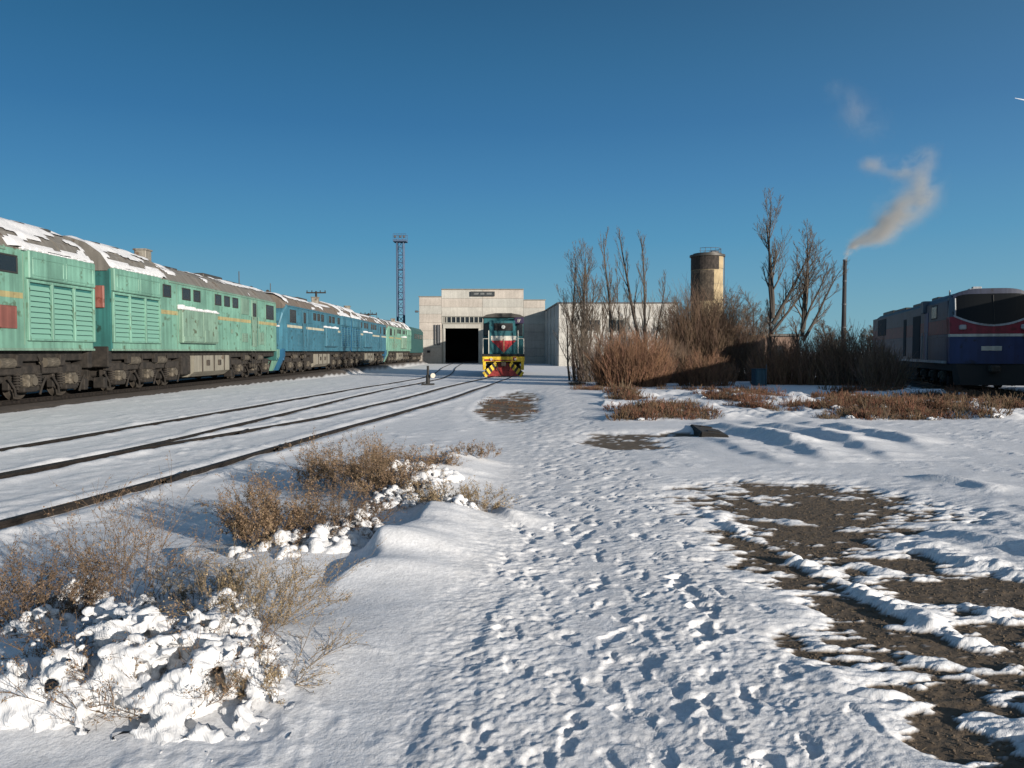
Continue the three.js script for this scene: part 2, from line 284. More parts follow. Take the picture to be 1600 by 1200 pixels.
function snowTop(x, D) {   // [height, thickness of snow there]
  let y = land(x, D), t = snowDepth(x, D);
  const b = bedOf(x, D), f = Math.max(b.west, b.east);
  if (D > 60 || D < 0.5 || Math.abs(x) > 40) return [y + 0.05, f > 0.5 ? -0.01 : 0.1];
  const near = 1 - ss(30, 50, D);
  t += ridges(x, D);
  const p = x - pathX(D), band = (1 - ss(0.75, 1.25, Math.abs(p - 0.08))) * (1 - ss(28, 44, D));
  if (band > 0) {
    const lump = f2(x * 9, D * 7.5, 3, 66) - 0.5, fine = f2(x * 24, D * 20, 3, 68) - 0.5;
    t += band * ((lump * 0.009 + fine * 0.012 + (n2(x * 52, D * 46, 69) - 0.5) * 0.007) * (0.35 + 0.65 * ss(0.1, 0.4, Math.abs(p - 0.05))) - 0.006);
  }
  t += prints(x, D) * near;
  // scuffed crust to the sides
  const crust = f2(x * 5 + D * 1.5, D * 4, 4, 70); const calm = 1 - 0.85 * Math.exp(-Math.pow((x + 0.75) / 0.5, 2) - Math.pow((D - 5.2) / 1.7, 2)); t += calm * (near * 0.034 * Math.max(0, crust - 0.55) * (1 - band) * 2 * ss(0.4, 0.62, f2(x * 0.9, D * 0.9, 3, 73)) + near * 0.014 * (f2(x * 1.3, D * 1.3, 3, 72) - 0.5));
  // west yard: rails in shallow troughs, scraped heaps
  if (x < -1) {
    for (const rx of railX) { const e = x - rx(D); if (Math.abs(e) < 0.6) t += -0.035 * Math.exp(-e * e / 0.02) + 0.02 * Math.exp(-Math.pow((Math.abs(e) - 0.32) / 0.14, 2)) * (0.4 + n2(D * 3, rx(D) * 5, 9)); }
    const d = railX[3](D); t -= 0.015 * ss(d + 0.1, d + 0.5, x) * (1 - ss(d + 1.2, d + 2.4, x)) * (1 - ss(30, 40, D));
    t += 0.04 * Math.max(0, f2(x * 1.6, D * 0.9, 4, 74) - 0.5) * ss(-1.5, -4, x) * 2;
  }
  // soft mound under the snowed-in bush and the drift in front of it
  t += 0.2 * Math.exp(-Math.pow((x + 1.9) / 0.75, 2) - Math.pow((D - 3.85) / 0.5, 2)) + 0.1 * Math.exp(-Math.pow((x + 1.75) / 0.5, 2) - Math.pow((D - 5.6) / 0.7, 2)) + 0.12 * Math.exp(-Math.pow((x + 1.35) / 0.6, 2) - Math.pow((D - 8.3) / 1.2, 2)) + 0.07 * Math.exp(-Math.pow((x + 0.7) / 0.7, 2) - Math.pow((D - 5.4) / 1.6, 2));
  // weed strip: hummocks
  if (x > 0.11 * D + 0.2 && D > 17) { const s = ss(17, 18.5, D) * (1 - ss(29, 32, D)); t += s * (0.2 * Math.max(0, f2(x * 0.9, D * 0.7, 4, 76) - 0.45) * 2 + 0.22 * Math.max(0, f2(x * 2.6, D * 1.8, 3, 77) - 0.52)); }
  if (f > 0.02) { t = mix(t, 0.05 - 0.1 * ss(0.25, 0.6, f) + 0.11 * (f2(x * 3, D * 1.2, 4, 79) - 0.5), clamp(f * 3)); }
  if (x < -16.5 && b.west > 0.5) t = -0.02;  // dark ballast tone put here for the blackness seen under the train
  return [y + Math.max(t, 0) + (t < 0 ? -0.012 * (f2(x * 18, D * 18, 3, 82) - 0.3) : 0), t];
}
const H = (x, D) => snowTop(x, D)[0];
{
  const us = [], ds = [];
  for (let k = 0; k <= 520; k++) us.push(-0.86 + 1.72 * k / 520);
  for (let k = 1, u = 0.86; k <= 20; k++) { u += 0.02 * Math.pow(1.45, k); us.push(u); us.unshift(-u); }
  for (let d = -4000; d < -5; d *= 0.6) ds.push(d);
  for (let d = -5; d < 2.3; d += 0.45) ds.push(d);
  for (let d = 2.3; d < 5200; d += Math.max(0.0125, 0.00047 * d * d)) ds.push(d);
  const nu = us.length, P = new Float32Array(nu * ds.length * 3), C = new Float32Array(P.length), U = new Float32Array(nu * ds.length * 2), I = new Uint32Array((nu - 1) * (ds.length - 1) * 6);
  let o = 0, w = 0;
  const snow = [0.80, 0.81, 0.83], worn = [0.66, 0.66, 0.67], earth = [0.115, 0.083, 0.053], ballast = [0.075, 0.06, 0.05];
  for (let j = 0; j < ds.length; j++) {
    const D = ds[j], s = Math.max(Math.abs(D), 2.6);
    for (let i = 0; i < nu; i++) {
      const x = us[i] * s, [y, t] = snowTop(x, D), k = (j * nu + i) * 3;
      P[k] = x; P[k + 1] = y; P[k + 2] = -D; U[k / 3 * 2] = x; U[k / 3 * 2 + 1] = D;
      const b = bedOf(x, D), f = Math.max(b.west, b.east), near = D > 1.5 && D < 60;
      const soil = near ? 1 - ss(-0.002, 0.009, t) : f > 0.5 ? 0.9 : 0;
      const tr = near ? (1 - ss(0.8, 1.3, Math.abs(x - pathX(D) - 0.08))) * 0.6 * f2(x * 3, D * 3, 3, 84) : 0;
      const e = 0.35 + 0.75 * f2(x * 34, D * 34, 3, 86) + 0.6 * f2(x * 3, D * 5, 3, 87);
      for (let c = 0; c < 3; c++) C[k + c] = mix(mix(snow[c], worn[c], tr), (f > 0.3 ? ballast[c] : earth[c]) * e, soil);
      if (i < nu - 1 && j < ds.length - 1) { const a = j * nu + i; I[w++] = a; I[w++] = a + 1; I[w++] = a + nu + 1; I[w++] = a; I[w++] = a + nu + 1; I[w++] = a + nu; }
    }
  }
  const g = new THREE.BufferGeometry();
  g.setAttribute('position', new THREE.BufferAttribute(P, 3)); g.setAttribute('color', new THREE.BufferAttribute(C, 3)); g.setAttribute('uv', new THREE.BufferAttribute(U, 2)); g.setIndex(new THREE.BufferAttribute(I, 1)); g.computeVertexNormals();
  const m = std([1, 1, 1], { vertexColors: true, map: rep(T.grain, 0.77), bumpMap: rep(T.snowBump, 1.13), bumpScale: 0.0035, roughness: 0.92 });
  tag(part('ground', g, m), 'snow covered yard with a trodden footpath and bare brown earth', 'ground', null, 'structure');
}
// rails
function railMesh(parent, pts, top) {
  const a = new MB(), prof = [[-0.065, -0.16], [0.065, -0.16], [0.065, -0.14], [0.012, -0.12], [0.012, -0.04], [0.036, -0.03], [0.036, 0], [-0.036, 0], [-0.036, -0.03], [-0.012, -0.04], [-0.012, -0.12], [-0.065, -0.14]];
  const rings = pts.map((q, k) => { const t = (pts[k + 1] || q).clone().sub(pts[k - 1] || q).setY(0).normalize(), s = V(-t.z, 0, t.x); return prof.map(([x, y]) => q.clone().addScaledVector(s, x).setY(q.y + y)); });
  for (let k = 0; k < rings.length - 1; k++) { const c = pts[k].clone().add(pts[k + 1]).multiplyScalar(0.5); c.y -= 0.08;
    rings[k].forEach((q, j) => { const l = (j + 1) % prof.length; const A = rings[k][l], B = rings[k + 1][l], E = rings[k + 1][j]; const n = A.clone().sub(q).cross(E.clone().sub(q)).normalize(); const id = [q, A, B, E].map((z) => a.v(z, n.clone().negate(), z.z, z.y)); a.i.push(id[0], id[2], id[1], id[0], id[3], id[2]); }); }
  a.build('rail', M.rail, parent);
}
function track(label, lines) {
  const t = new THREE.Group(); t.name = numbered('railway_track'); scene.add(t); tag(t, label, 'railway track', null, 'structure');
  for (const pts of lines) railMesh(t, pts, 0);
  return t;
}
for (const pts of RAILS) for (const q of pts) q.y = land(q.x, -q.z) + 0.1;
const nearTrack = track('curving track in snow nearest the footpath, leading to the yellow fronted locomotive', [RAILS[2], RAILS[3]]);
const midTrack = track('track in snow between the locomotive row and the nearest track', [RAILS[0], RAILS[1]]);
{
  const line = (x, rail, a, b) => [V(x, rail, -a), V(x, rail, -(a + b) / 2), V(x, rail, -b)];
  track('track on dark ballast under the row of locomotives', [line(TRAIN_X - 0.76, TRAIN_RAIL, -10, 116), line(TRAIN_X + 0.76, TRAIN_RAIL, -10, 116)]);
  const e = (off, s) => V(EAST.x + EAST.ux * s + EAST.ud * off, EAST.rail, -(EAST.d + EAST.ud * s - EAST.ux * off));
  track('track under the red and blue locomotive beyond the weeds', [-0.76, 0.76].map((o) => [e(o, -14), e(o, 20), e(o, 60)]));
  for (const [k, D] of [[3, 9.6], [3, 12.6], [1, 13.2], [2, 15]]) { const x = railX[k](D), y = land(x, D) + 0.055; new MB().at(x, y, -D, 0.15).box(0.03, 0.075, -0.05, 0.05, -0.4, 0.4, 0.01).bar(V(0.05, 0, -0.25), V(0.1, 0, -0.25), 0.02).bar(V(0.05, 0, 0.25), V(0.1, 0, 0.25), 0.02).build('fishplate', M.rail, k > 1 ? nearTrack : midTrack); }
}
// ---------------------------------------------------------------- the row of locomotives
// one section, 18.7 m long: x across, y above the rail, s metres from the plain end towards the cab, z = L / 2 - s
const SECTION = 18.7;
const gLouver = new Map();
function slab(mb, side, s0, s1, y0, y1, x0, x1, b = 0.012) { const z = (s) => SECTION / 2 - s; return mb.box(side * x0, side * x1, y0, y1, z(s0), z(s1), b); }
function windowPart(t, side, s0, s1, y0, y1, x = 1.5, mat = M.rubber) {
  const f = new MB(), w = 0.05;
  slab(f, side, s0, s1, y1 - w, y1, x - 0.02, x + 0.025); slab(f, side, s0, s1, y0, y0 + w, x - 0.02, x + 0.025); slab(f, side, s0, s0 + w, y0 + w, y1 - w, x - 0.02, x + 0.025); slab(f, side, s1 - w, s1, y0 + w, y1 - w, x - 0.02, x + 0.025);
  const o = f.build('window', mat, t); slab(new MB(), side, s0 + w, s1 - w, y0 + w, y1 - w, x - 0.01, x + 0.008, 0).build('pane', M.pane, o); return o;
}
const PROFILE = [[1.5, 1.4], [1.5, 4.12], [1.44, 4.24], [-1.44, 4.24], [-1.5, 4.12], [-1.5, 1.4]];
const ROOF = [[1.47, 4.2], [1.16, 4.6], [0.66, 4.86], [0, 4.94], [-0.66, 4.86], [-1.16, 4.6], [-1.47, 4.2]];
const arcOf = (prof) => { const len = [0]; for (let k = 1; k < prof.length; k++) len.push(len[k - 1] + Math.hypot(prof[k][0] - prof[k - 1][0], prof[k][1] - prof[k - 1][1])); const tot = len[len.length - 1]; return (f) => { const d = f * tot; let k = 0; while (k < prof.length - 2 && d > len[k + 1]) k++; const t = (d - len[k]) / (len[k + 1] - len[k]), a = prof[k], b = prof[k + 1], nx = -(b[1] - a[1]), ny = b[0] - a[0], l = Math.hypot(nx, ny); return [mix(a[0], b[0], t), mix(a[1], b[1], t), nx / l * Math.sign(ny || 1), ny / l * Math.sign(ny || 1)]; }; };
// snow lying on a roof: a crust of uneven thickness with holes where the wind or the sun took it
function roofSnow(t, prof, s0, s1, seed, cover, thick = 0.07, bias = 0) {
  const at = arcOf(prof), na = 44, ns = Math.round((s1 - s0) / 0.12), mb = new MB(), id = [], th = [];
  for (let j = 0; j <= ns; j++) for (let i = 0; i <= na; i++) {
    const f = i / na, s = mix(s0, s1, j / ns), [x, y, nx, ny] = at(f), edge = Math.min(1, Math.min(j, ns - j) / 3);
    const lateral = Math.abs(f - 0.5) * 2, n = f2(s * 0.8 + seed, f * 7, 4, seed) - 0.5 + (cover - 0.5) - 0.32 * ss(0.25, 0.75, lateral) + bias * ss(0.82, 0.97, lateral);
    const h = clamp(n * 4, -0.3, 1) * thick * edge; th.push(h); const k = Math.max(h, 0) + 0.004;
    id.push(mb.v(V(x + Math.abs(nx) * Math.sign(x) * k, y + Math.abs(ny) * k, SECTION / 2 - s), V(nx, Math.abs(ny), 0), s, f * 3.6));
  }
  for (let j = 0; j < ns; j++) for (let i = 0; i < na; i++) { const a = j * (na + 1) + i, q = [a, a + 1, a + na + 2, a + na + 1]; if (q.filter((k) => th[k] > 0).length < 2) continue; mb.i.push(id[q[0]], id[q[1]], id[q[2]], id[q[0]], id[q[2]], id[q[3]]); }
  const g = mb.geo(); g.computeVertexNormals(); part('roof_snow', g, M.snow, t);
}
function wheel(t, x, y, z, r = 0.52) {
  const g = new THREE.LatheGeometry([[0.0, 0.07], [0.12, 0.09], [0.17, 0.05], [0.37, 0.02], [0.4, 0.06], [r - 0.02, 0.07], [r, 0.05], [r, -0.06], [r + 0.03, -0.07], [r + 0.03, -0.1], [0, -0.1]].map(([a, b]) => new THREE.Vector2(a, b)), 28);
  const m = part('wheel', g, M.iron, t); m.rotation.z = x > 0 ? -Math.PI / 2 : Math.PI / 2; m.position.set(x, y, z); return m;
}
function bogie(t, zc, side, spread = 2.05) {
  const b = new MB(), boxes = [];
  for (const sd of [1, -1]) {
    const X = 1.06 * sd, X2 = 1.2 * sd;
    b.box(X, X2, 0.72, 0.98, zc - spread - 0.75, zc + spread + 0.75, 0.03);
    for (const k of [-1, 0, 1]) {
      const z = zc + k * spread, ax = new MB(); boxes.push(ax); ax.box(X - 0.02 * sd, X2 + 0.16 * sd, 0.36, 0.72, z - 0.2, z + 0.2, 0.05); b.box(X, X2 + 0.1 * sd, 0.22, 0.36, z - 0.32, z + 0.32, 0.03);
      ax.bar(V(X2 + 0.15 * sd, 0.53, z), V(X2 + 0.22 * sd, 0.53, z), 0.13, 10);
      for (const e of [-0.45, 0.45]) { for (let c = 0; c < 5; c++) b.bar(V(X2, 0.4 + c * 0.075, z + e), V(X2, 0.445 + c * 0.075, z + e), 0.115, 10); b.bar(V(X2, 0.3, z + e), V(X2, 0.8, z + e), 0.045); }
      b.tube([V(X2, 0.62, z - 0.85), V(X2 + 0.02 * sd, 0.34, z - 0.62), V(X2, 0.12, z - 0.55)], 0.035); b.tube([V(X2, 0.62, z + 0.85), V(X2 + 0.02 * sd, 0.34, z + 0.62), V(X2, 0.12, z + 0.55)], 0.035);
      b.box(X - 0.14 * sd, X + 0.06 * sd, 0.3, 0.75, z + 0.6, z + 0.72, 0.02); b.box(X - 0.14 * sd, X + 0.06 * sd, 0.3, 0.75, z - 0.72, z - 0.6, 0.02);
    }
    for (const z of [zc - spread / 2, zc + spread / 2]) { const ax = new MB(); boxes.push(ax); ax.bar(V(X2 + 0.02 * sd, 1.05, z - 0.32), V(X2 + 0.02 * sd, 1.05, z + 0.32), 0.15, 10); b.box(X2, X2 + 0.14 * sd, 0.95, 1.28, z + 0.36, z + 0.62, 0.02); b.tube([V(X2 + 0.05 * sd, 1.25, z - 0.6), V(X2 + 0.1 * sd, 1.0, z - 0.5), V(X2 + 0.04 * sd, 0.75, z - 0.4)], 0.03); }
    b.tube([V(X2 + 0.03 * sd, 0.86, zc - spread - 0.75), V(X2 + 0.03 * sd, 0.86, zc - spread - 1.0), V(X2 - 0.1 * sd, 0.45, zc - spread - 1.05)], 0.05); b.box(X - 0.2 * sd, X2 + 0.05 * sd, 0.14, 0.5, zc + spread + 0.78, zc + spread + 1.0, 0.03);
  }
  b.box(-1.0, 1.0, 0.5, 1.2, zc - spread - 0.5, zc + spread + 0.5, 0.05);
  const o = b.build('bogie', M.ironDark, t); boxes.forEach((m, k) => m.build(k % 5 < 3 ? 'axle_box' : 'brake_cylinder', M.ironPale, o));
  for (const k of [-1, 0, 1]) for (const sd of [1, -1]) wheel(o, 0.86 * sd, 0.52, zc + k * spread);
  return o;
}
function section(label, s, o) {   // o: paint, door, end, stripe, roof, side (+1 / -1: which flank is seen), z of the middle, cabNear, detail
  const L = SECTION, t = thing('diesel_locomotive', label, 'locomotive', [TRAIN_X, TRAIN_RAIL, o.z], o.cabNear ? Math.PI : 0, 'locomotives parked in one long row'); t.scale.z = o.stretch || 1;
  const sides = [o.cabNear ? -1 : 1], z = (q) => L / 2 - q, sd = sides[0];
  // shell, swept in at the cab front
  const ring = (q, kx, drop, y0 = 0) => PROFILE.map(([x, y]) => V(x * kx, y - (y > 3 ? drop : -y0), z(q)));
  new MB().loft([ring(0.18, 1, 0), ring(16.6, 1, 0)], [0, 0]).build('body_side', o.paint, t);
  new MB().loft([ring(16.6, 1, 0), ring(17.9, 0.99, 0.02), ring(18.35, 0.9, 0.5, 0.02), ring(18.7, 0.8, 1.3, 0.05)], [0, 1]).build('cab', o.paint, t);
  new MB().loft([ring(0.18, 1, 0), ring(0.1, 0.985, 0.02)], [0, 1]).build('end_wall', o.end, t);  // green ends are darkened by colour for the shade between sections
  new MB().box(-0.55, 0.55, 1.6, 3.7, z(0.12), z(-0.2), 0.05).build('gangway', M.redBrown, t); for (const e of [-1, 1]) new MB().box(e * 0.6, e * 1.3, 2.85, 3.6, z(0.12), z(0.02), 0.02).build('end_panel', M.redBrown, t);
  // roof: higher over the radiators at the plain end
  const hi = ROOF.map(([x, y]) => [x, y + Math.max(0, 1.5 - Math.abs(x)) * 0.2]);
  const lower = new MB().prism([...ROOF.map((q) => q.slice()), [-1.4, 4.1], [1.4, 4.1]], z(4.4), z(17.7)); lower.loft([[...ROOF, [-1.4, 4.1], [1.4, 4.1]].map(([x, y]) => V(x, y, z(17.7))), [...ROOF, [-1.4, 4.1], [1.4, 4.1]].map(([x, y]) => V(x * 0.93, y - 0.12, z(18.15)))], [0, 1]); lower.build('roof', o.roof, t);
  const rear = new MB().prism([...hi, [-1.4, 4.1], [1.4, 4.1]], z(0.05), z(4.3)); for (const q of [0.06, 1.5, 2.9, 4.2]) rear.prism([...hi.map(([x, y]) => [x * 1.02, y + 0.03]), [-1.4, 4.1], [1.4, 4.1]], z(q), z(q + 0.14)); rear.build('radiator_roof', o.roof, t);
  for (const q of [7.4, 9.9, 12.6, 15.2]) new MB().prism([...ROOF.map(([x, y]) => [x * 1.01, y + 0.02]), [-1.4, 4.1], [1.4, 4.1]], z(q), z(q + 0.07)).build('roof_seam', o.roof, t);
  roofSnow(t, hi.map(([x, y]) => [x * 1.02, y + 0.03]), 0.1, 4.3, s * 7 + 3, o.cover + 0.06, 0.06, 0.42); roofSnow(t, ROOF.map(([x, y]) => [x * 1.01, y + 0.02]), 4.45, 18, s * 7 + 5, o.cover, 0.055, -0.1);
  // things on the roof
  new MB().box(-0.24, 0.24, 4.7, 5.5, z(5.2), z(5.7), 0.03).box(-0.28, 0.28, 5.47, 5.54, z(5.16), z(5.74), 0.02).build('exhaust_stack', M.stack, t);
  for (const q of [1.0, 2.3]) new MB().bar(V(0, 4.9, z(q)), V(0, 5.17, z(q)), 0.62, 16).build('roof_fan', M.roofDark, t); new MB().box(-0.6, 0.6, 4.75, 5.06, z(10), z(12.3), 0.04).build('roof_hatch', M.roofDark, t); new MB().box(-0.45, 0.45, 4.75, 4.98, z(6.4), z(7.6), 0.03).build('roof_hatch', M.roofDark, t);
  new MB().bar(V(0.3, 4.7, z(15.4)), V(0.3, 5.7, z(15.4)), 0.025).build('aerial', M.roofDark, t); new MB().box(-0.5, 0.5, 4.8, 5.0, z(13), z(15.2), 0.02).build('roof_hatch', M.roofDark, t); for (const x of [-0.25, 0.15]) { const horn = new MB().tube([V(x, 5.0, z(17.1)), V(x, 5.0, z(17.5)), V(x, 5.0, z(17.7))], [0.04, 0.05, 0.12], 8); horn.bar(V(x, 4.7, z(17.2)), V(x, 5.02, z(17.2)), 0.03).build('horn', M.roofDark, t); }
  // radiator housing: hatch panel above, louvres below
  slab(new MB(), sd, 0.16, 3.56, 3.42, 4.2, 1.44, 1.62, 0.03).build('hatch_panel', o.paint, t);
  for (const q of [0.3, 1.92]) { const rib = new MB(); slab(rib, sd, q, q + 1.5, 3.5, 3.54, 1.6, 1.635); slab(rib, sd, q, q + 1.5, 3.98, 4.02, 1.6, 1.635); slab(rib, sd, q, q + 0.04, 3.54, 3.98, 1.6, 1.635); slab(rib, sd, q + 1.46, q + 1.5, 3.54, 3.98, 1.6, 1.635); rib.build('hatch_rim', o.paint, t); }
  { const sn = new MB(), r = rng(s * 31 + 9); for (let q = 0.16; q < 3.5; q += 0.3) { const h = 0.03 + 0.1 * r(); sn.box(sd * 1.42, sd * (1.58 + 0.03 * r()), 4.18, 4.2 + h, z(q), z(q + 0.31), 0.05); } sn.build('ledge_snow', M.snow, t); }
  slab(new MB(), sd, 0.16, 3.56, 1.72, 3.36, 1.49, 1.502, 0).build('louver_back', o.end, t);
  const fr = new MB(); for (const q of [0.14, 1.23, 2.36, 3.48]) slab(fr, sd, q, q + 0.1, 1.68, 3.4, 1.5, 1.585); slab(fr, sd, 0.2, 3.5, 3.32, 3.4, 1.5, 1.58); slab(fr, sd, 0.2, 3.5, 1.68, 1.74, 1.5, 1.58); fr.build('louver_frame', o.paint, t);
  const n = 10, slats = [];
  for (let bay = 0; bay < 3; bay++) for (let k = 0; k < n; k++) slats.push([0.24 + bay * 1.125 + 0.51, 1.8 + k * 0.152]);
  const key = sd; if (!gLouver.has(key)) gLouver.set(key, new MB().poly([V(0, 0.07, -0.5), V(0, 0.07, 0.5), V(sd * 0.05, -0.05, 0.5), V(sd * 0.05, -0.05, -0.5)], V(-sd, -1, 0)).poly([V(0, 0.058, -0.5), V(0, 0.058, 0.5), V(sd * 0.046, -0.06, 0.5), V(sd * 0.046, -0.06, -0.5)], V(sd, 1, 0)).poly([V(sd * 0.05, -0.05, 0.5), V(sd * 0.05, -0.05, -0.5), V(sd * 0.046, -0.062, -0.5), V(sd * 0.046, -0.062, 0.5)], V(0, 0, 0)).geo());
  if (o.detail) for (const [q, y] of slats) { const m = part('louver_slat', gLouver.get(key), M.greenPlain, t); m.position.set(sd * 1.503, y, z(q)); }
  else { const all = new MB(); for (const [q, y] of slats) all.at(0, 0, 0).box(sd * 1.5, sd * 1.56, y - 0.04, y + 0.03, z(q - 0.5), z(q + 0.5)); all.build('louver_grille', o.paint, t); }
  // flank: windows, doors, boxes, stripe
  for (const [a, b] of o.windows || [[3.9, 4.6], [5.6, 6.4], [6.7, 7.4], [9.0, 9.75], [10.1, 10.8], [11.15, 11.9]]) windowPart(t, sd, a, b, 3.5, 4.0);
  slab(new MB(), sd, 12.35, 13.4, 3.25, 4.05, 1.49, 1.53).build('blank_panel', o.door, t);
  slab(new MB(), sd, 13.8, 14.55, 1.62, 4.05, 1.47, 1.525).build('side_door', o.door, t); windowPart(t, sd, 13.93, 14.41, 3.2, 3.9, 1.53);
  for (const q of [13.73, 14.63]) new MB().bar(V(sd * 1.58, 1.7, z(q)), V(sd * 1.58, 3.2, z(q)), 0.02).build('handrail', o.door, t);
  windowPart(t, sd, 16.1, 17.4, 3.15, 3.95, 1.5);
  const bx = slab(new MB(), sd, 5.25, 8.9, 1.72, 3.1, 1.48, 1.68, 0.03); slab(bx, sd, 5.27, 7.3, 1.78, 2.0, 1.67, 1.72); slab(bx, sd, 7.4, 8.85, 1.78, 2.3, 1.67, 1.71); slab(bx, sd, 7.25, 7.33, 1.8, 3.06, 1.67, 1.7); bx.build('side_cabinet', o.door, t);
  { const sn = new MB(), r = rng(s * 13 + 4); for (let q = 5.15; q < 8.85; q += 0.26) sn.box(sd * 1.48, sd * (1.66 + 0.06 * r()), 3.08, 3.12 + 0.09 * r() + (q < 6.4 ? 0.08 : 0.01), z(q), z(q + 0.27), 0.03); sn.build('ledge_snow', M.snow, t); }
  for (const [a, b, y0, y1] of [[12.4, 13.2, 1.85, 2.3], [15.0, 15.7, 1.75, 2.4], [10.9, 11.15, 2.25, 2.45]]) { const vents = new MB(); slab(vents, sd, a, b, y0, y1, 1.5, 1.53); for (let y = y0 + 0.06; y < y1 - 0.05; y += 0.09) slab(vents, sd, a + 0.05, b - 0.05, y, y + 0.03, 1.525, 1.545); vents.build('vent_cover', o.door, t); }
  for (const [a, b] of [[3.7, 5.2], [8.98, 13.7], [14.7, 17.95]]) slab(new MB(), sd, a, b, 2.84, 3.0, 1.49, 1.506, 0).build('stripe', o.stripe, t);
  const seam = new MB(); for (const q of [3.65, 5.1, 8.95, 12.2, 15.9]) slab(seam, sd, q, q + 0.03, 1.55, 4.1, 1.49, 1.512, 0); slab(seam, sd, 0.1, 17.9, 1.4, 1.47, 1.49, 1.53, 0.01); slab(seam, sd, 4.4, 17.8, 4.1, 4.16, 1.46, 1.53, 0.01); seam.build('panel_seam', o.door, t);
  if (o.redPanel) slab(new MB(), sd, 4.0, 5.05, 2.0, 2.62, 1.5, 1.53).build('warning_panel', M.redBrown, t);
  // cab front
  const cf = new MB(); for (const x of [-0.62, 0.62]) cf.poly([V(x - 0.5, 3.02, z(18.53) - 0.06), V(x + 0.5, 3.02, z(18.53) - 0.06), V(x + 0.46, 3.72, z(18.3) - 0.06), V(x - 0.46, 3.72, z(18.3) - 0.06)], V(0, 2, 0)); cf.build('windscreen', M.pane, t);
  const led = new MB(); led.box(-1.25, 1.25, 2.84, 2.93, z(18.62), z(18.8), 0.03); led.build('ledge_snow', M.snow, t);
  // below the floor
  new MB().box(-1.22, 1.22, 1.1, 1.5, z(0.1), z(18.3), 0.02).build('underframe', M.ironDark, t);
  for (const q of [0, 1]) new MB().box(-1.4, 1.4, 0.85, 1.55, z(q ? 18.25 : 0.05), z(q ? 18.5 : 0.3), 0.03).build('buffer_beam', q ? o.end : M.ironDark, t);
  new MB().prism([[1.4, 1.2], [1.4, 0.5], [1.1, 0.28], [-1.1, 0.28], [-1.4, 0.5], [-1.4, 1.2]], z(6.9), z(10.9)).build('fuel_tank', M.tank, t);
  for (const q of [7.7, 9.0, 10.2]) slab(new MB(), sd, q, q + 0.09, 0.5, 1.2, 1.39, 1.43).build('tank_strap', M.iron, t); for (const q of [8.2, 9.5]) slab(new MB(), sd, q, q + 0.3, 0.75, 1.0, 1.39, 1.45).build('tank_hatch', M.iron, t);
  new MB().box(-1.3, 1.3, 0.4, 1.2, z(5.95), z(6.8), 0.05).build('battery_box', M.ironDark, t); new MB().box(-1.25, 1.25, 0.55, 1.2, z(11.0), z(11.6), 0.05).build('air_tank', M.ironDark, t);
  bogie(t, z(3.1), sd); bogie(t, z(14.6), sd);
  new MB().prism([[1.45, 1.5], [1.45, 1.1], [1.05, 0.25], [-1.05, 0.25], [-1.45, 1.1], [-1.45, 1.5]], z(18.3), z(18.62)).build('pilot', o.pilot || o.paint, t);
  for (const q of [-0.35, 18.95]) new MB().box(-0.2, 0.2, 0.85, 1.15, z(q - 0.25), z(q + 0.25), 0.05).tube([V(0.5, 0.9, z(q - 0.1)), V(0.52, 0.5, z(q)), V(0.48, 0.3, z(q + 0.2))], 0.03).tube([V(-0.5, 0.9, z(q - 0.1)), V(-0.52, 0.5, z(q)), V(-0.48, 0.3, z(q + 0.2))], 0.03).build('coupler', M.ironDark, t);
  new MB().box(-0.5, 0.5, 0.18, 1.1, z(0.4), z(18.2), 0.02).build('dark_underfill', M.ironDark, t);  // dark box added to black out the gap under the floor
  const step = new MB(); for (const q of [13.8, 14.3]) step.bar(V(sd * 1.5, 1.5, z(q)), V(sd * 1.5, 0.5, z(q)), 0.025); for (const y of [0.55, 0.9, 1.2]) step.box(sd * 1.38, sd * 1.56, y, y + 0.03, z(13.8), z(14.3)); step.build('cab_step', M.ironDark, t);
  return t;
}
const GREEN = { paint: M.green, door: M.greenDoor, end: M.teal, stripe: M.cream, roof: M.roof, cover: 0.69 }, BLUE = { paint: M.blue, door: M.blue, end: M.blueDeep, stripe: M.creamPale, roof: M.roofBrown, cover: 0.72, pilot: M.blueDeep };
section('weathered green diesel locomotive nearest the viewer, cut off by the edge of the photo', 1, { ...GREEN, z: -(25.05 - 9.35), cabNear: true, detail: true, redPanel: true, windows: [[3.9, 4.75], [6.4, 7.2]] });
section('weathered green diesel locomotive in full view, between the cut off one and the blue ones', 2, { ...GREEN, z: -35.5, stretch: 1.025, detail: true, cover: 0.63 });
section('blue diesel locomotive with cream stripe whose cab faces the green one', 3, { ...BLUE, z: -(45.7 + 9.35), cabNear: true });
section('blue diesel locomotive half in shadow, behind the other blue one', 4, { ...BLUE, z: -(64.9 + 9.35) });
section('green diesel locomotive directly behind the two blue ones', 5, { ...GREEN, z: -(84.1 + 9.35), cabNear: true, cover: 0.8 });
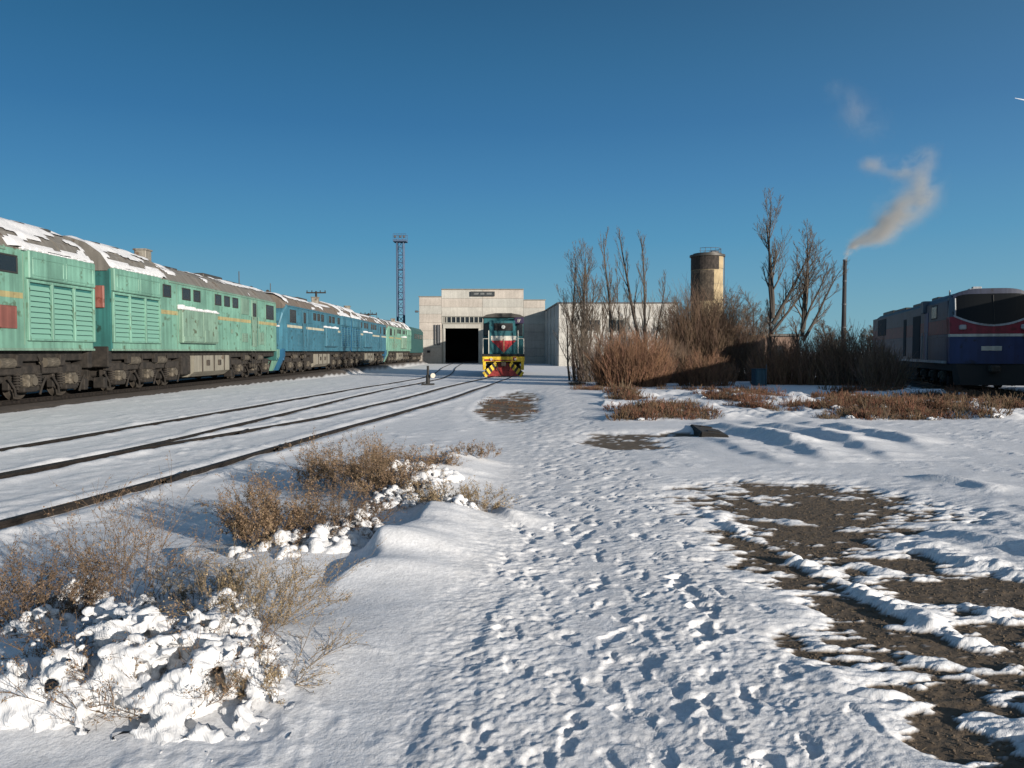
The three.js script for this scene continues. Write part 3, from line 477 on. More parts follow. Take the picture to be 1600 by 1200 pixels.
{
  // closes the row; its shade is put into the dark body colour
  const t = thing('diesel_locomotive', 'teal locomotive with shade painted into its dark colour, at the far end of the row, beside the white shed', 'locomotive', [TRAIN_X + 0.25, TRAIN_RAIL - 0.1, -109], 0, 'locomotives parked in one long row');
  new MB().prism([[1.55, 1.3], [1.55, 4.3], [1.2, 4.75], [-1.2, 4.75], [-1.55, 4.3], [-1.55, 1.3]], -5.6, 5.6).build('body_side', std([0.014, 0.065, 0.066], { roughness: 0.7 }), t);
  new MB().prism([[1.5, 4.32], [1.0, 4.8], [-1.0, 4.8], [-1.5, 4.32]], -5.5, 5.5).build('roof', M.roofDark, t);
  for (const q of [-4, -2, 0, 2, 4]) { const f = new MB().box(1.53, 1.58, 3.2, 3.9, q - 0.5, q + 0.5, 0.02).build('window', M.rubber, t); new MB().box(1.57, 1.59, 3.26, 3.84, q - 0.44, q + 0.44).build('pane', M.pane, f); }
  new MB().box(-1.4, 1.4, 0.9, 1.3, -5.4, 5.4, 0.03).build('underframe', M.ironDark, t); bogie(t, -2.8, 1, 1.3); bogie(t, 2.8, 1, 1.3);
}

// ---------------------------------------------------------------- yellow fronted shunting locomotive on the middle track
{
  const t = thing('shunting_locomotive', 'dark teal shunting locomotive with yellow and red striped front, standing before the shed door', 'locomotive', [-0.62, -0.1, -55], 0); t.scale.setScalar(0.965);
  const zf = 0;                                               // front of the hood; the engine stretches away behind it
  new MB().box(-1.08, 0.88, 1.6, 4.1, -15.5, zf - 0.02, 0.05).build('hood', M.tealFresh, t);
  new MB().box(-1.54, 1.54, 1.55, 4.45, -6.2, -2.2, 0.06).build('cab', M.tealFresh, t);
  new MB().prism([[1.62, 4.42], [1.3, 4.62], [0.6, 4.74], [-0.6, 4.74], [-1.3, 4.62], [-1.62, 4.42]], -6.5, -1.95).build('cab_roof', M.roofDark, t);
  new MB().box(-0.9, 0.9, 4.08, 4.3, -15, -7, 0.05).box(-0.4, 0.4, 4.28, 4.75, -11, -10, 0.04).build('hood_roof', M.roofDark, t);
  for (const s of [-1, 1]) { const f = new MB().box(s * 1.02, s * 1.5, 3.0, 3.95, -2.22, -2.16, 0.03).build('window', M.black, t); new MB().box(s * 1.07, s * 1.45, 3.06, 3.9, -2.17, -2.145).build('pane', M.pane, f); }
  const gr = new MB().box(-0.7, 0.7, 3.35, 3.9, -0.02, 0.03, 0.02); for (let y = 3.4; y < 3.88; y += 0.08) gr.box(-0.66, 0.66, y, y + 0.035, 0.02, 0.06); gr.build('grille', M.dark, t);
  const hl = new MB().bar(V(0, 3.62, 0.02), V(0, 3.62, 0.16), 0.17, 16).build('headlamp', M.black, t); new MB().bar(V(0, 3.62, 0.15), V(0, 3.62, 0.17), 0.14, 16).build('lens', std([0.5, 0.52, 0.5], { roughness: 0.15 }), hl);
  new MB().box(-0.92, 0.96, 2.62, 2.96, -0.04, 0.012, 0.004).build('white_band', M.white, t);
  new MB().poly([V(-0.88, 2.61, 0.01), V(0.94, 2.61, 0.01), V(0.03, 1.72, 0.01)], V(0, 2, -1)).poly([V(-0.88, 2.61, 0.01), V(0.94, 2.61, 0.01), V(0.94, 2.61, -0.03), V(-0.88, 2.61, -0.03)], V(0, 0, 0)).build('red_chevron', M.red, t);
  new MB().box(0.02, 0.07, 1.68, 2.6, 0.0, 0.03).build('yellow_strip', M.cream, t);
  // walkway railings and corner posts
  for (const s of [-1, 1]) { const rl = new MB(); rl.bar(V(s * 1.08, 1.65, 0.4), V(s * 1.08, 3.35, 0.4), 0.035).bar(V(s * 1.5, 1.65, 0.4), V(s * 1.5, 2.75, 0.4), 0.03).bar(V(s * 1.5, 2.75, 0.4), V(s * 1.5, 2.75, -2.1), 0.03).bar(V(s * 1.08, 2.75, 0.4), V(s * 1.5, 2.75, 0.4), 0.025); rl.build('handrail', M.white, t); }
  const nb = new MB().box(0.8, 1.54, 3.92, 4.4, -1.9, -1.5, 0.03).build('number_box', std([0.02, 0.012, 0.045]), t);
  { const g = new MB(); for (const y of [4.05, 4.15, 4.25]) g.box(1.1, 1.22, y - 0.015, y + 0.015, -1.5, -1.48); g.box(1.08, 1.11, 4.05, 4.25, -1.5, -1.482).box(1.21, 1.24, 4.05, 4.25, -1.5, -1.482).box(1.29, 1.32, 4.17, 4.27, -1.5, -1.482).build('number', M.white, nb); }
  // deck, yellow beam, striped plough
  new MB().box(-1.56, 1.56, 1.42, 1.6, -15.8, 0.5, 0.02).build('deck', M.ironDark, t);
  new MB().box(-1.56, 1.56, 1.05, 1.43, 0.3, 0.52, 0.02).build('buffer_beam', M.yellow, t);
  const bd = new MB().box(-1.4, -0.75, 1.1, 1.25, 0.5, 0.54).box(0.7, 0.95, 1.12, 1.4, 0.5, 0.54).box(-0.7, 0.62, 1.12, 1.2, 0.5, 0.54); bd.build('beam_recess', M.redDark, t);
  for (const s of [-1, 1]) { new MB().box(s * 1.3, s * 1.52, 0.45, 1.42, 0.36, 0.5, 0.02).build('corner_post', M.yellow, t); new MB().bar(V(s * 0.88, 1.24, 0.52), V(s * 0.88, 1.24, 0.62), 0.1, 12).build('marker_lamp', M.white, t); }
  const pl = new MB().loft([[V(-0.62, 0.98, 0.34), V(0.62, 0.98, 0.34), V(1.5, 0.0, 0.34), V(-1.5, 0.0, 0.34)], [V(-0.5, 0.95, 0.5), V(0.5, 0.95, 0.5), V(1.42, 0.0, 0.72), V(-1.42, 0.0, 0.72)]]).build('snow_plough', M.redDark, t);
  for (const s of [-1, 1]) for (let k = 0; k < 7; k++) { const a = k / 7, b = (k + 1) / 7, P = (f, w) => V(s * (mix(0.52, 1.44, f) - w * 0.2), mix(0.98, 0.16, f) - w * 0.22, mix(0.5, 0.71, f) + 0.03); new MB().poly([P(a, -0.4), P(b, -0.4), P(b + 0.05, 1), P(a + 0.05, 1)], V(0, 0.5, -2)).build('hazard_stripe', k % 2 ? M.black : M.yellow, t); }
  new MB().box(-0.2, 0.2, 0.72, 1.05, 0.5, 0.95, 0.06).tube([V(0.4, 1.0, 0.52), V(0.46, 0.55, 0.75), V(0.35, 0.4, 0.8)], 0.035).tube([V(-0.4, 1.0, 0.52), V(-0.46, 0.55, 0.75), V(-0.35, 0.4, 0.8)], 0.035).build('coupler', M.iron, t);
  new MB().box(-1.3, 1.3, 0.9, 1.42, -15.5, 0.2, 0.03).build('underframe', M.ironDark, t); bogie(t, -3.4, 1, 1.7); bogie(t, -12, 1, 1.7);
  new MB().box(-1.2, 1.2, 0.4, 0.9, -9.4, -6.2, 0.08).build('fuel_tank', M.ironDark, t);
  t.rotation.y = 0.012;
}

// ---------------------------------------------------------------- red and blue locomotive beyond the weeds
{
  const t = thing('passenger_locomotive', 'modern blue, red and white locomotive with wide dark windscreen, in shade beyond the weeds', 'locomotive', [EAST.x, EAST.rail, -EAST.d], -Math.atan2(EAST.ux, EAST.ud));
  // x across, z = 0 at the nose, body stretches to z = -21; bands of colour are separate shells
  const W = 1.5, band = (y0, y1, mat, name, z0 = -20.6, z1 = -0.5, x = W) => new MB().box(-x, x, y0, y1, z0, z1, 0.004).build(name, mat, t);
  band(1.05, 2.12, M.flankShadeGrey, 'lower_body'); band(2.124, 2.26, M.flankShadeGrey, 'shaded_white_line', -20.55, -0.52, W + 0.004); band(2.264, 2.86, M.flankShadeRed, 'red_band'); band(2.864, 3.62, M.flankShade, 'upper_body', -20.6, -0.7);  // side bands and line are darkened by colour to read as shaded
  new MB().prism([[1.49, 3.625], [1.4, 3.8], [1.0, 3.99], [0.4, 4.06], [-0.4, 4.06], [-1.0, 3.99], [-1.4, 3.8], [-1.49, 3.625]], -4.6, -0.6).build('cab_roof', M.flankShade, t);
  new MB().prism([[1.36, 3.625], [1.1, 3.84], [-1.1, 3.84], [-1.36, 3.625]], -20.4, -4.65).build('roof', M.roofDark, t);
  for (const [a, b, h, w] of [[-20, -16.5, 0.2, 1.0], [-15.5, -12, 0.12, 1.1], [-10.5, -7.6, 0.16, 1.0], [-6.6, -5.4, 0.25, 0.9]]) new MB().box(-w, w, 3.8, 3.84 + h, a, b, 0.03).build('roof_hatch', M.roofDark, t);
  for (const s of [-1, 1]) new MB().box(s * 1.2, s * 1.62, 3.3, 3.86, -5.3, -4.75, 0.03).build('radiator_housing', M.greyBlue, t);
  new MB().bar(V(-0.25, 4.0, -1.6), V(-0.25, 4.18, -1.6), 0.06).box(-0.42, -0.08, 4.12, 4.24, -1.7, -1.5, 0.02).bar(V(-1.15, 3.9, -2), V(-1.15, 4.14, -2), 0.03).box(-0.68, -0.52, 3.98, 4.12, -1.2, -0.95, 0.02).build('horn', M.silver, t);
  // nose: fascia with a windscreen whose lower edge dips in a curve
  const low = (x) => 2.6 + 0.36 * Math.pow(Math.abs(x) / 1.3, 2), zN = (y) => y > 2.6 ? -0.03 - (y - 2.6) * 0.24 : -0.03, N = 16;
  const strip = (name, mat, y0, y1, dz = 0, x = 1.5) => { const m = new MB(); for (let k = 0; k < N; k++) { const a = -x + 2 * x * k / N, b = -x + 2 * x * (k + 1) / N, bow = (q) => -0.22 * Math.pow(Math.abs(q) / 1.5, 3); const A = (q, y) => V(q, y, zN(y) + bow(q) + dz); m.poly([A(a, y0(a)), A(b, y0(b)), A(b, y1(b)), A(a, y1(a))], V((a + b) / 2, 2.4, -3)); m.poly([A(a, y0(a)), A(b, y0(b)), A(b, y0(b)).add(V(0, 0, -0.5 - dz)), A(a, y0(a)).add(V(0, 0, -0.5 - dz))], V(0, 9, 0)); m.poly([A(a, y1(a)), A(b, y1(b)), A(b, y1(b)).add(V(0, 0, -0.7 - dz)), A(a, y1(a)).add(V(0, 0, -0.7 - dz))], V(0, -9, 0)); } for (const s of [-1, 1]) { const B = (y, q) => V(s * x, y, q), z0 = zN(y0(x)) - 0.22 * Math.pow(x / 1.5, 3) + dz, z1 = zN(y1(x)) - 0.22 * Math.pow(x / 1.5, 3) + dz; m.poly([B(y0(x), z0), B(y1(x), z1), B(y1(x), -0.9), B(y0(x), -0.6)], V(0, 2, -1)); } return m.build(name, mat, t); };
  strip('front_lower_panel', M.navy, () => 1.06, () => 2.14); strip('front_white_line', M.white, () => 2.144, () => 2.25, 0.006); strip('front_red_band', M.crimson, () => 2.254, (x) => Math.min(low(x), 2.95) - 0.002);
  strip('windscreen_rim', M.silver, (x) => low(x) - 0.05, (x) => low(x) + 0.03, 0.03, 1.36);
  strip('windscreen', M.glassDark, (x) => low(x) + 0.032, (x) => 3.86 - 0.12 * Math.pow(Math.abs(x) / 1.3, 8), 0.004, 1.3); strip('front_brow', M.flankShadeGrey, (x) => 3.862 - 0.12 * Math.pow(Math.abs(x) / 1.3, 8), (x) => 4.08 - 0.26 * Math.pow(Math.abs(x) / 1.36, 4), 0.01, 1.36);
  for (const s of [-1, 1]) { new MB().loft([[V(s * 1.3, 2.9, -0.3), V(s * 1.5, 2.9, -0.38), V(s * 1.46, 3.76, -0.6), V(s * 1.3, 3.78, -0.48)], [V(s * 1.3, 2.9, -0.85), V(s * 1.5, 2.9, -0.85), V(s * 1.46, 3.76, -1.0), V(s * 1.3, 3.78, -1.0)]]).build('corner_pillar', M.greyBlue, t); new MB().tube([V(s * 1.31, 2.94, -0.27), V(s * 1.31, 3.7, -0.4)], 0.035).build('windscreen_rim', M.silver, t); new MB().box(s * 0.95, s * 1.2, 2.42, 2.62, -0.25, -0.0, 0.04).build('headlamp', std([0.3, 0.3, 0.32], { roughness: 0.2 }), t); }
  new MB().bar(V(0.02, 2.75, -0.06), V(0.02, 3.8, -0.3), 0.02).build('windscreen_bar', M.black, t);
  new MB().box(-0.42, 0.3, 1.58, 1.76, -0.06, -0.012, 0.01).build('number_plate', M.white, t);
  // shaded flank: doors, grilles, window
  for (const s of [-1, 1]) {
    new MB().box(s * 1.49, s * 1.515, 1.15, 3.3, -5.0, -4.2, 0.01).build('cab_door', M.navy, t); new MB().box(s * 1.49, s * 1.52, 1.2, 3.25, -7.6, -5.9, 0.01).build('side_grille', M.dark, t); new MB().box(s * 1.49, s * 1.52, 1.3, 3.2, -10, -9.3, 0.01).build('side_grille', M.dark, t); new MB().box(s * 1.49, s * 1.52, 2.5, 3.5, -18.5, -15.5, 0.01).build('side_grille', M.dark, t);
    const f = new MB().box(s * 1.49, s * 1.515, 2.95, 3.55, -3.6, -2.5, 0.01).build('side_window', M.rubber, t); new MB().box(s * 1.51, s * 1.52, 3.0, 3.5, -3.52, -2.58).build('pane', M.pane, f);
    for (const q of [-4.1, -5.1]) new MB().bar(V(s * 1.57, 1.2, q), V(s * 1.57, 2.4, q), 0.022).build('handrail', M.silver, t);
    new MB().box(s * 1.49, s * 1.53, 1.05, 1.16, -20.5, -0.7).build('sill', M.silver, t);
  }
  new MB().box(-1.35, 1.35, 0.75, 1.05, -20.3, -0.4, 0.02).build('underframe', M.black, t); new MB().loft([[V(-1.4, 1.05, -0.35), V(1.4, 1.05, -0.35), V(1.3, 0.2, -0.35), V(-1.3, 0.2, -0.35)], [V(-1.3, 1.05, -0.12), V(1.3, 1.05, -0.12), V(1.1, 0.2, -0.02), V(-1.1, 0.2, -0.02)]]).build('pilot', M.black, t);
  new MB().box(-0.18, 0.18, 0.72, 1.0, -0.1, 0.42, 0.05).build('coupler', M.iron, t); new MB().box(-1.2, 1.2, 0.25, 0.75, -13, -8, 0.06).build('fuel_tank', M.ironDark, t); bogie(t, -4.2, 1, 1.8); bogie(t, -16.6, 1, 1.8);
}
// ---------------------------------------------------------------- the white engine shed
const panelTone = [M.wall, M.wallPink, std([0.425, 0.42, 0.4], { map: rep(T.wall, 6.7), roughness: 0.95 }), std([0.455, 0.445, 0.42], { map: rep(T.wall, 5.9), roughness: 0.95 })];
function panelWall(t, place, runs, r, pink = 0) {   // runs: [u0, u1, v0, v1] on a wall; place(u, v, d) gives the point d metres proud of it
  for (const [u0, u1, v0, v1] of runs) {
    const m = new MB(), d = 0.05 + 0.012 * r(), g = 0.02, c = place((u0 + u1) / 2, (v0 + v1) / 2, -0.2), a = [[u0 + g, v0 + g], [u1 - g, v0 + g], [u1 - g, v1 - g], [u0 + g, v1 - g]];
    const F = a.map(([u, v]) => place(u, v, d)), B = a.map(([u, v], k) => place(u + (k === 0 || k === 3 ? -0.012 : 0.012), v + (k < 2 ? -0.012 : 0.012), -0.01));
    m.poly(F, c); F.forEach((q, k) => m.poly([q, F[(k + 1) % 4], B[(k + 1) % 4], B[k]], c));
    m.build('wall_panel', r() < pink ? panelTone[1] : panelTone[Math.floor(r() * 4) === 1 ? 0 : [0, 2, 3][Math.floor(r() * 3)]], t);
  }
}
{
  const Z = -117, G = -0.3, t = thing('engine_shed', 'pale concrete engine shed with open dark doorway and black sign on its parapet', 'shed', [0, 0, 0]);
  const r = rng(301), X0 = -14.1, X1 = -10.7, X2 = 1.75, X3 = 5.02;
  const dL = [-10.15, -5.1, 5.16], dR = [-3.75, 1.3, 5.16];
  const w = new MB(), q = (x0, x1, y0, y1) => w.box(x0, x1, y0, y1, Z - 0.4, Z);
  q(X0, X1, G, 9.9); q(X1, dL[0], G, 7.0); q(dL[1], dR[0], G, 5.95); q(dR[1], X2, G, 7.0); q(dL[0], dL[1], 5.16, 5.95); q(dR[0], dR[1], 5.16, 5.95); q(X1, X2, 6.95, 11.0); q(X2, X3, G, 9.4);
  w.box(X0, X0 + 0.4, G, 9.8, Z - 45, Z - 0.41); w.box(X3 - 0.4, X3, G, 9.3, Z - 45, Z - 0.41); w.box(X0, X3, G, 9.3, Z - 45.4, Z - 45.01); w.box(X1, X1 + 0.3, 9.6, 10.9, Z - 45, Z - 0.41); w.box(X2 - 0.3, X2, 9.2, 10.9, Z - 45, Z - 0.41);
  w.build('wall', M.joint, t);
  new MB().box(X0 + 0.1, X1 + 0.1, 9.55, 9.75, Z - 45, Z - 0.42).box(X1 + 0.32, X2 - 0.32, 10.6, 10.8, Z - 45, Z - 0.42).box(X2 - 0.1, X3 - 0.1, 9.1, 9.25, Z - 45, Z - 0.42).build('roof', M.roofDark, t);
  new MB().box(X0 - 0.1, X1, 9.9, 10.02, Z - 0.5, Z + 0.1, 0.02).box(X1 - 0.02, X2 + 0.02, 11.0, 11.14, Z - 0.5, Z + 0.12, 0.02).box(X2, X3 + 0.1, 9.4, 9.52, Z - 0.5, Z + 0.1, 0.02).build('coping', M.stack, t);
  const P = (u, v, d) => V(u, v, Z + d), runs = [];
  for (const [y0, y1] of [[6.98, 8.36], [8.36, 9.66], [9.66, 10.98]]) for (const [x0, x1] of [[X1, -4.48], [-4.48, X2]]) runs.push([x0, x1, y0, y1]);
  const left = []; for (let y = G; y < 9.8; y += 1.27) left.push([X0, X1, y, Math.min(9.88, y + 1.27)]);
  const right = []; for (let y = G; y < 9.3; y += 1.22) right.push([X2, X3, y, Math.min(9.38, y + 1.22)]);
  panelWall(t, P, runs, r, 0.2); panelWall(t, P, left, r, 0.55); panelWall(t, P, right, r, 0.4);
  panelWall(t, P, [[dL[1] + 0.25, dR[0] - 0.25, G, 2.5], [dL[1] + 0.25, dR[0] - 0.25, 2.5, 5.1]], r);
  // window strip above the doors
  for (let x = X1 + 0.05; x < X2 - 0.5; x += 0.685) { const f = new MB().box(x, x + 0.12, 5.97, 6.93, Z - 0.3, Z + 0.05).box(x + 0.12, x + 0.685, 5.97, 6.03, Z - 0.25, Z + 0.02).box(x + 0.12, x + 0.685, 6.88, 6.93, Z - 0.25, Z + 0.02).build('window', M.frame, t); new MB().box(x + 0.12, x + 0.685, 6.03, 6.88, Z - 0.2, Z - 0.16).build('pane', M.pane, f); }
  for (const [d, n] of [[dL, 0], [dR, 1]]) { const f = new MB().box(d[0] - 0.35, d[1] + 0.35, 5.16, 5.78, Z, Z + 0.14, 0.02).box(d[0] - 0.3, d[0], G, 5.16, Z, Z + 0.1, 0.02).box(d[1], d[1] + 0.3, G, 5.16, Z, Z + 0.1, 0.02); f.build('door_frame', M.wallLight, t); }
  new MB().box(dR[0] + 0.02, dR[1] - 0.02, G, 5.14, Z - 0.3, Z - 0.15).build('door', M.frame, t);
  new MB().box(X0 + 0.5, X3 - 0.5, G - 0.1, G + 0.02, Z - 44.9, Z - 0.45).build('floor', M.ironDark, t);
  // sign: black board with pale lettering too worn to read
  const sg = new MB().box(-6.3, -2.62, 10.0, 10.72, Z + 0.08, Z + 0.3, 0.03).build('sign', std([0.02, 0.026, 0.03]), t);
  const rr = rng(12); for (const [x, n] of [[-5.75, 4], [-4.75, 3], [-3.8, 4]]) for (let k = 0; k < n; k++) { const a = x + k * 0.2, l = new MB(), kind = Math.floor(rr() * 4); l.box(a, a + 0.035, 10.22, 10.5, Z + 0.3, Z + 0.315); if (kind !== 1) l.box(a + 0.035, a + 0.14, 10.465, 10.5, Z + 0.3, Z + 0.314); if (kind > 1) l.box(a + 0.035, a + 0.12, 10.345, 10.375, Z + 0.3, Z + 0.314); if (kind !== 3) l.box(a + 0.11, a + 0.145, 10.22, 10.46, Z + 0.3, Z + 0.316); l.build('letter', std([0.25, 0.26, 0.26]), sg); }
  for (const [x, w] of [[-11.7, 0.09], [-11.25, 0.14], [-10.95, 0.07]]) new MB().bar(V(x, 2.6, Z + 0.2), V(x, 5.7, Z + 0.2), w, 8).build('pipe', M.steel, t);
  const lm = new MB().bar(V(X0 + 0.1, 7.65, Z - 0.1), V(X0 - 0.3, 7.75, Z + 0.1), 0.05).box(X0 - 0.62, X0 - 0.15, 7.55, 7.85, Z - 0.15, Z + 0.3, 0.04); lm.build('floodlight', M.steel, t);
  new MB().box(-12.9, -12.45, 1.45, 1.8, Z + 0.06, Z + 0.25, 0.03).build('meter_box', M.dark, t);
}
// long low wing that reaches towards the viewer, its flank not quite square to the shed
{
  const t = thing('workshop_wing', 'long low whitewashed wing beside the shed, its flank in blue shade', 'building', [0, 0, 0]);
  const A = V(5.92, 0, -97.4), B = V(5.06, 0, -116.85), X1 = 21, G = -0.6, Y = 7.7, r = rng(402), along = A.clone().sub(B), len = along.length(); along.normalize(); const out = V(-along.z, 0, along.x); if (out.x > 0) out.negate();
  const c = V(12, 3, -107); new MB().poly([V(A.x, G, A.z), V(A.x, Y, A.z), V(B.x, Y, B.z), V(B.x, G, B.z)], c).poly([V(A.x, G, A.z), V(A.x, Y, A.z), V(X1, Y, A.z), V(X1, G, A.z)], c).poly([V(X1, G, A.z), V(X1, Y, A.z), V(X1, Y, B.z), V(X1, G, B.z)], c).poly([V(A.x, Y, A.z), V(X1, Y, A.z), V(X1, Y, B.z), V(B.x, Y, B.z)], c).poly([V(B.x, G, B.z), V(B.x, Y, B.z), V(X1, Y, B.z), V(X1, G, B.z)], c).build('wall', M.joint, t);
  const cp = new MB(); cp.loft([[V(A.x - 0.2, Y, A.z + 0.2), V(A.x + 0.3, Y, A.z + 0.2), V(A.x + 0.3, Y + 0.16, A.z + 0.2), V(A.x - 0.2, Y + 0.16, A.z + 0.2)], [V(B.x - 0.2, Y, B.z), V(B.x + 0.3, Y, B.z), V(B.x + 0.3, Y + 0.16, B.z), V(B.x - 0.2, Y + 0.16, B.z)]]); cp.box(A.x + 0.32, X1 + 0.1, Y, Y + 0.16, A.z - 0.3, A.z + 0.18, 0.02); cp.build('coping', M.steel, t);
  const F = (u, v, d) => V(u, v, A.z + d), S = (u, v, d) => B.clone().addScaledVector(along, u).addScaledVector(out, d).setY(v), rows = [[G, 1.1], [1.1, 2.6], [2.6, 4.1], [4.1, 5.8], [5.8, Y]], a = [], b = [];
  for (let x = A.x; x < X1 - 0.5; x += 2.98) for (const [y0, y1] of rows) a.push([x, Math.min(X1, x + 2.98), y0, y1]);
  for (let u = 0; u < len - 0.1; u += len / 4) for (const [y0, y1] of rows) b.push([u, u + len / 4, y0, y1]);
  const light = [std([0.48, 0.475, 0.46], { map: rep(T.wall, 7.1), roughness: 0.95 })]; const old = panelTone.slice(); for (let k = 0; k < 4; k++) panelTone[k] = k === 2 ? M.wall : light[0];
  panelWall(t, F, a.filter((k) => !(k[2] > 3.5 && k[3] < 6 && (k[0] > 9 && k[0] < 13))), r, 0); panelWall(t, S, b, r, 0); old.forEach((m, k) => { panelTone[k] = m; });
  for (const x of [9.3, 12.3]) { const f = new MB().box(x, x + 1.9, 4.15, 5.7, A.z, A.z + 0.08, 0.01).build('window', M.frame, t); for (const k of [0, 1]) new MB().box(x + 0.1 + k * 0.88, x + 0.92 + k * 0.88, 4.25, 5.6, A.z + 0.07, A.z + 0.09).build('pane', M.pane, f); }
  for (let k = 1; k < 4; k++) { const q = S(len / 4 * k, 0, 0.08); new MB().at(q.x, 0, q.z, Math.atan2(-out.z, out.x)).box(-0.1, 0.1, G, Y, -0.16, 0.16, 0.02).build('pilaster', M.wall, t); }
}
// concrete tank tower
{
  const t = thing('tank_tower', 'round concrete tank tower with flat dark cap rising behind the bare bushes', 'tower', [35.4, -0.3, -140]), R = 2.85, top = 19.0;
  const seg = 36, side = (y0, y1, mat, name, a0, a1, rr, parent) => { const m = new MB(); for (let k = a0; k < a1; k++) { const A = k / seg * 2 * Math.PI, B = (k + 1) / seg * 2 * Math.PI, q = (a, y, e) => V(Math.sin(a) * e, y, Math.cos(a) * e); m.poly([q(A, y0, rr), q(B, y0, rr), q(B, y1, rr), q(A, y1, rr)], V(0, (y0 + y1) / 2, 0)); m.poly([q(A, y1, rr), q(B, y1, rr), q(B, y1, rr - 0.2), q(A, y1, rr - 0.2)], V(0, 0, 0)); } return m.build(name, mat, parent || t); };
  const concrete = std([0.4, 0.32, 0.2], { map: rep(T.wall, 4.7), roughness: 0.95 }), darkTone = std([0.06, 0.05, 0.045], { map: rep(T.dust, 3), roughness: 0.9 });
  for (let y = 0; y < top - 0.1; y += 2.8) { const d = 0.02 * ((y * 7) % 3); side(y + 0.04, Math.min(top, y + 2.78), concrete, 'wall_ring', 0, seg, R - d); }
  side(0, top - 0.1, M.joint, 'core', 0, seg, R - 0.12);
  side(16.6, top - 0.05, darkTone, 'dark_arc', 18, seg + 3, R + 0.07); side(11, 16.5, std([0.12, 0.1, 0.08], { map: rep(T.dust, 3), roughness: 0.9 }), 'dark_arc', 20, seg + 1, R + 0.05);  // darker arcs round part of the wall, darkest at the top
  const cap = new MB(); for (const [a, b, ra] of [[top, top + 0.35, R + 0.3], [top + 0.35, top + 0.6, R - 0.3]]) cap.tube([V(0, a, 0), V(0, b, 0)], [ra, ra], 36); cap.build('cap', M.roofDark, t);
  const rail = new MB(); for (let k = 0; k < 16; k++) { const a = k / 16 * 6.283, b = (k + 1) / 16 * 6.283; if (k > 8 && k < 14) continue; rail.bar(V(Math.sin(a) * 2.4, top + 0.5, Math.cos(a) * 2.4), V(Math.sin(a) * 2.4, top + 1.5, Math.cos(a) * 2.4), 0.04, 4).bar(V(Math.sin(a) * 2.4, top + 1.45, Math.cos(a) * 2.4), V(Math.sin(b) * 2.4, top + 1.45, Math.cos(b) * 2.4), 0.04, 4); } rail.box(0.6, 1.9, top + 0.55, top + 1.1, -0.8, 0.6, 0.05).build('railing', M.steel, t);
  new MB().bar(V(2.95, 6, 0.4), V(2.95, top, 0.4), 0.05, 4).bar(V(2.85, 6, 0.9), V(2.85, top, 0.9), 0.05, 4).build('ladder', M.steel, t);
}
// chimney and its smoke
{
  const t = thing('chimney', 'tall thin dark boiler house chimney giving off smoke', 'chimney', [86.2, -0.3, -200]), m = new MB();
  m.tube([V(0, 0, 0), V(0, 12, 0), V(0, 25.6, 0)], [0.74, 0.55, 0.45], 16).build('shaft', std([0.03, 0.032, 0.04], { map: rep(T.dust, 3) }), t);
  const b = new MB(); for (const y of [8, 14, 20, 25.4]) b.tube([V(0, y, 0), V(0, y + 0.3, 0)], [0.7 - y * 0.007, 0.7 - y * 0.007], 16); b.build('band', M.steel, t);
  const P = [[1318.5, 404, 0.6, 1.6], [1321, 398, 1.0, 1.6], [1327, 392, 1.5, 1.5], [1333, 386, 1.9, 1.3], [1340, 381, 2.3, 1.1], [1356, 372, 3.2, 1.15], [1372, 366, 3.9, 1.2], [1383, 350, 4.2, 0.95], [1395, 335, 5.2, 0.85], [1415, 325, 5.6, 0.8], [1432, 312, 5, 0.65], [1438, 295, 4.8, 0.5], [1436, 275, 4.8, 0.36], [1425, 262, 4.2, 0.3], [1400, 268, 3.4, 0.6], [1380, 264, 2.8, 0.6], [1362, 263, 3, 0.4], [1348, 260, 2.6, 0.22], [1440, 250, 4, 0.2], [1350, 200, 5.5, 0.07], [1328, 182, 5.0, 0.13], [1318, 165, 4.2, 0.12], [1300, 150, 3.5, 0.1]];
  const r = rng(900), g = () => (r() + r() + r() + r() - 2) / 1.15, geo = new THREE.OctahedronGeometry(0.019, 0), mats = [];
  const q = new THREE.Matrix4(), e = new THREE.Euler(), qt = new THREE.Quaternion();
  P.forEach(([x, y, rad, dens], k) => {
    const c = V((x - 800) / 6, 1.65 + (549 - y) / 6, -200), n = Math.round(rad * rad * dens * 2300 + 300);
    for (let j = 0; j < n; j++) {
      const p = V(g() * 0.9 * rad, g() * 0.8 * rad, g() * 0.9 * rad).add(c), d = f3(p.x * 0.26, p.y * 0.26, p.z * 0.12, 44);
      if (r() > ss(0.2, 0.72, d)) continue;
      mats.push(q.clone().compose(p, qt.setFromEuler(e.set(r() * 6, r() * 6, r() * 6)), V(1, 1, 1).multiplyScalar(0.7 + 0.7 * r())));
    }
  });
  const s = new THREE.InstancedMesh(geo, std([0.5, 0.47, 0.43], { roughness: 1 }), mats.length); mats.forEach((mm, k) => s.setMatrixAt(k, mm)); s.name = 'smoke'; s.castShadow = s.receiveShadow = true; scene.add(s);
  tag(s, 'grey brown smoke drifting up from the thin chimney', 'smoke', null, 'stuff');
}
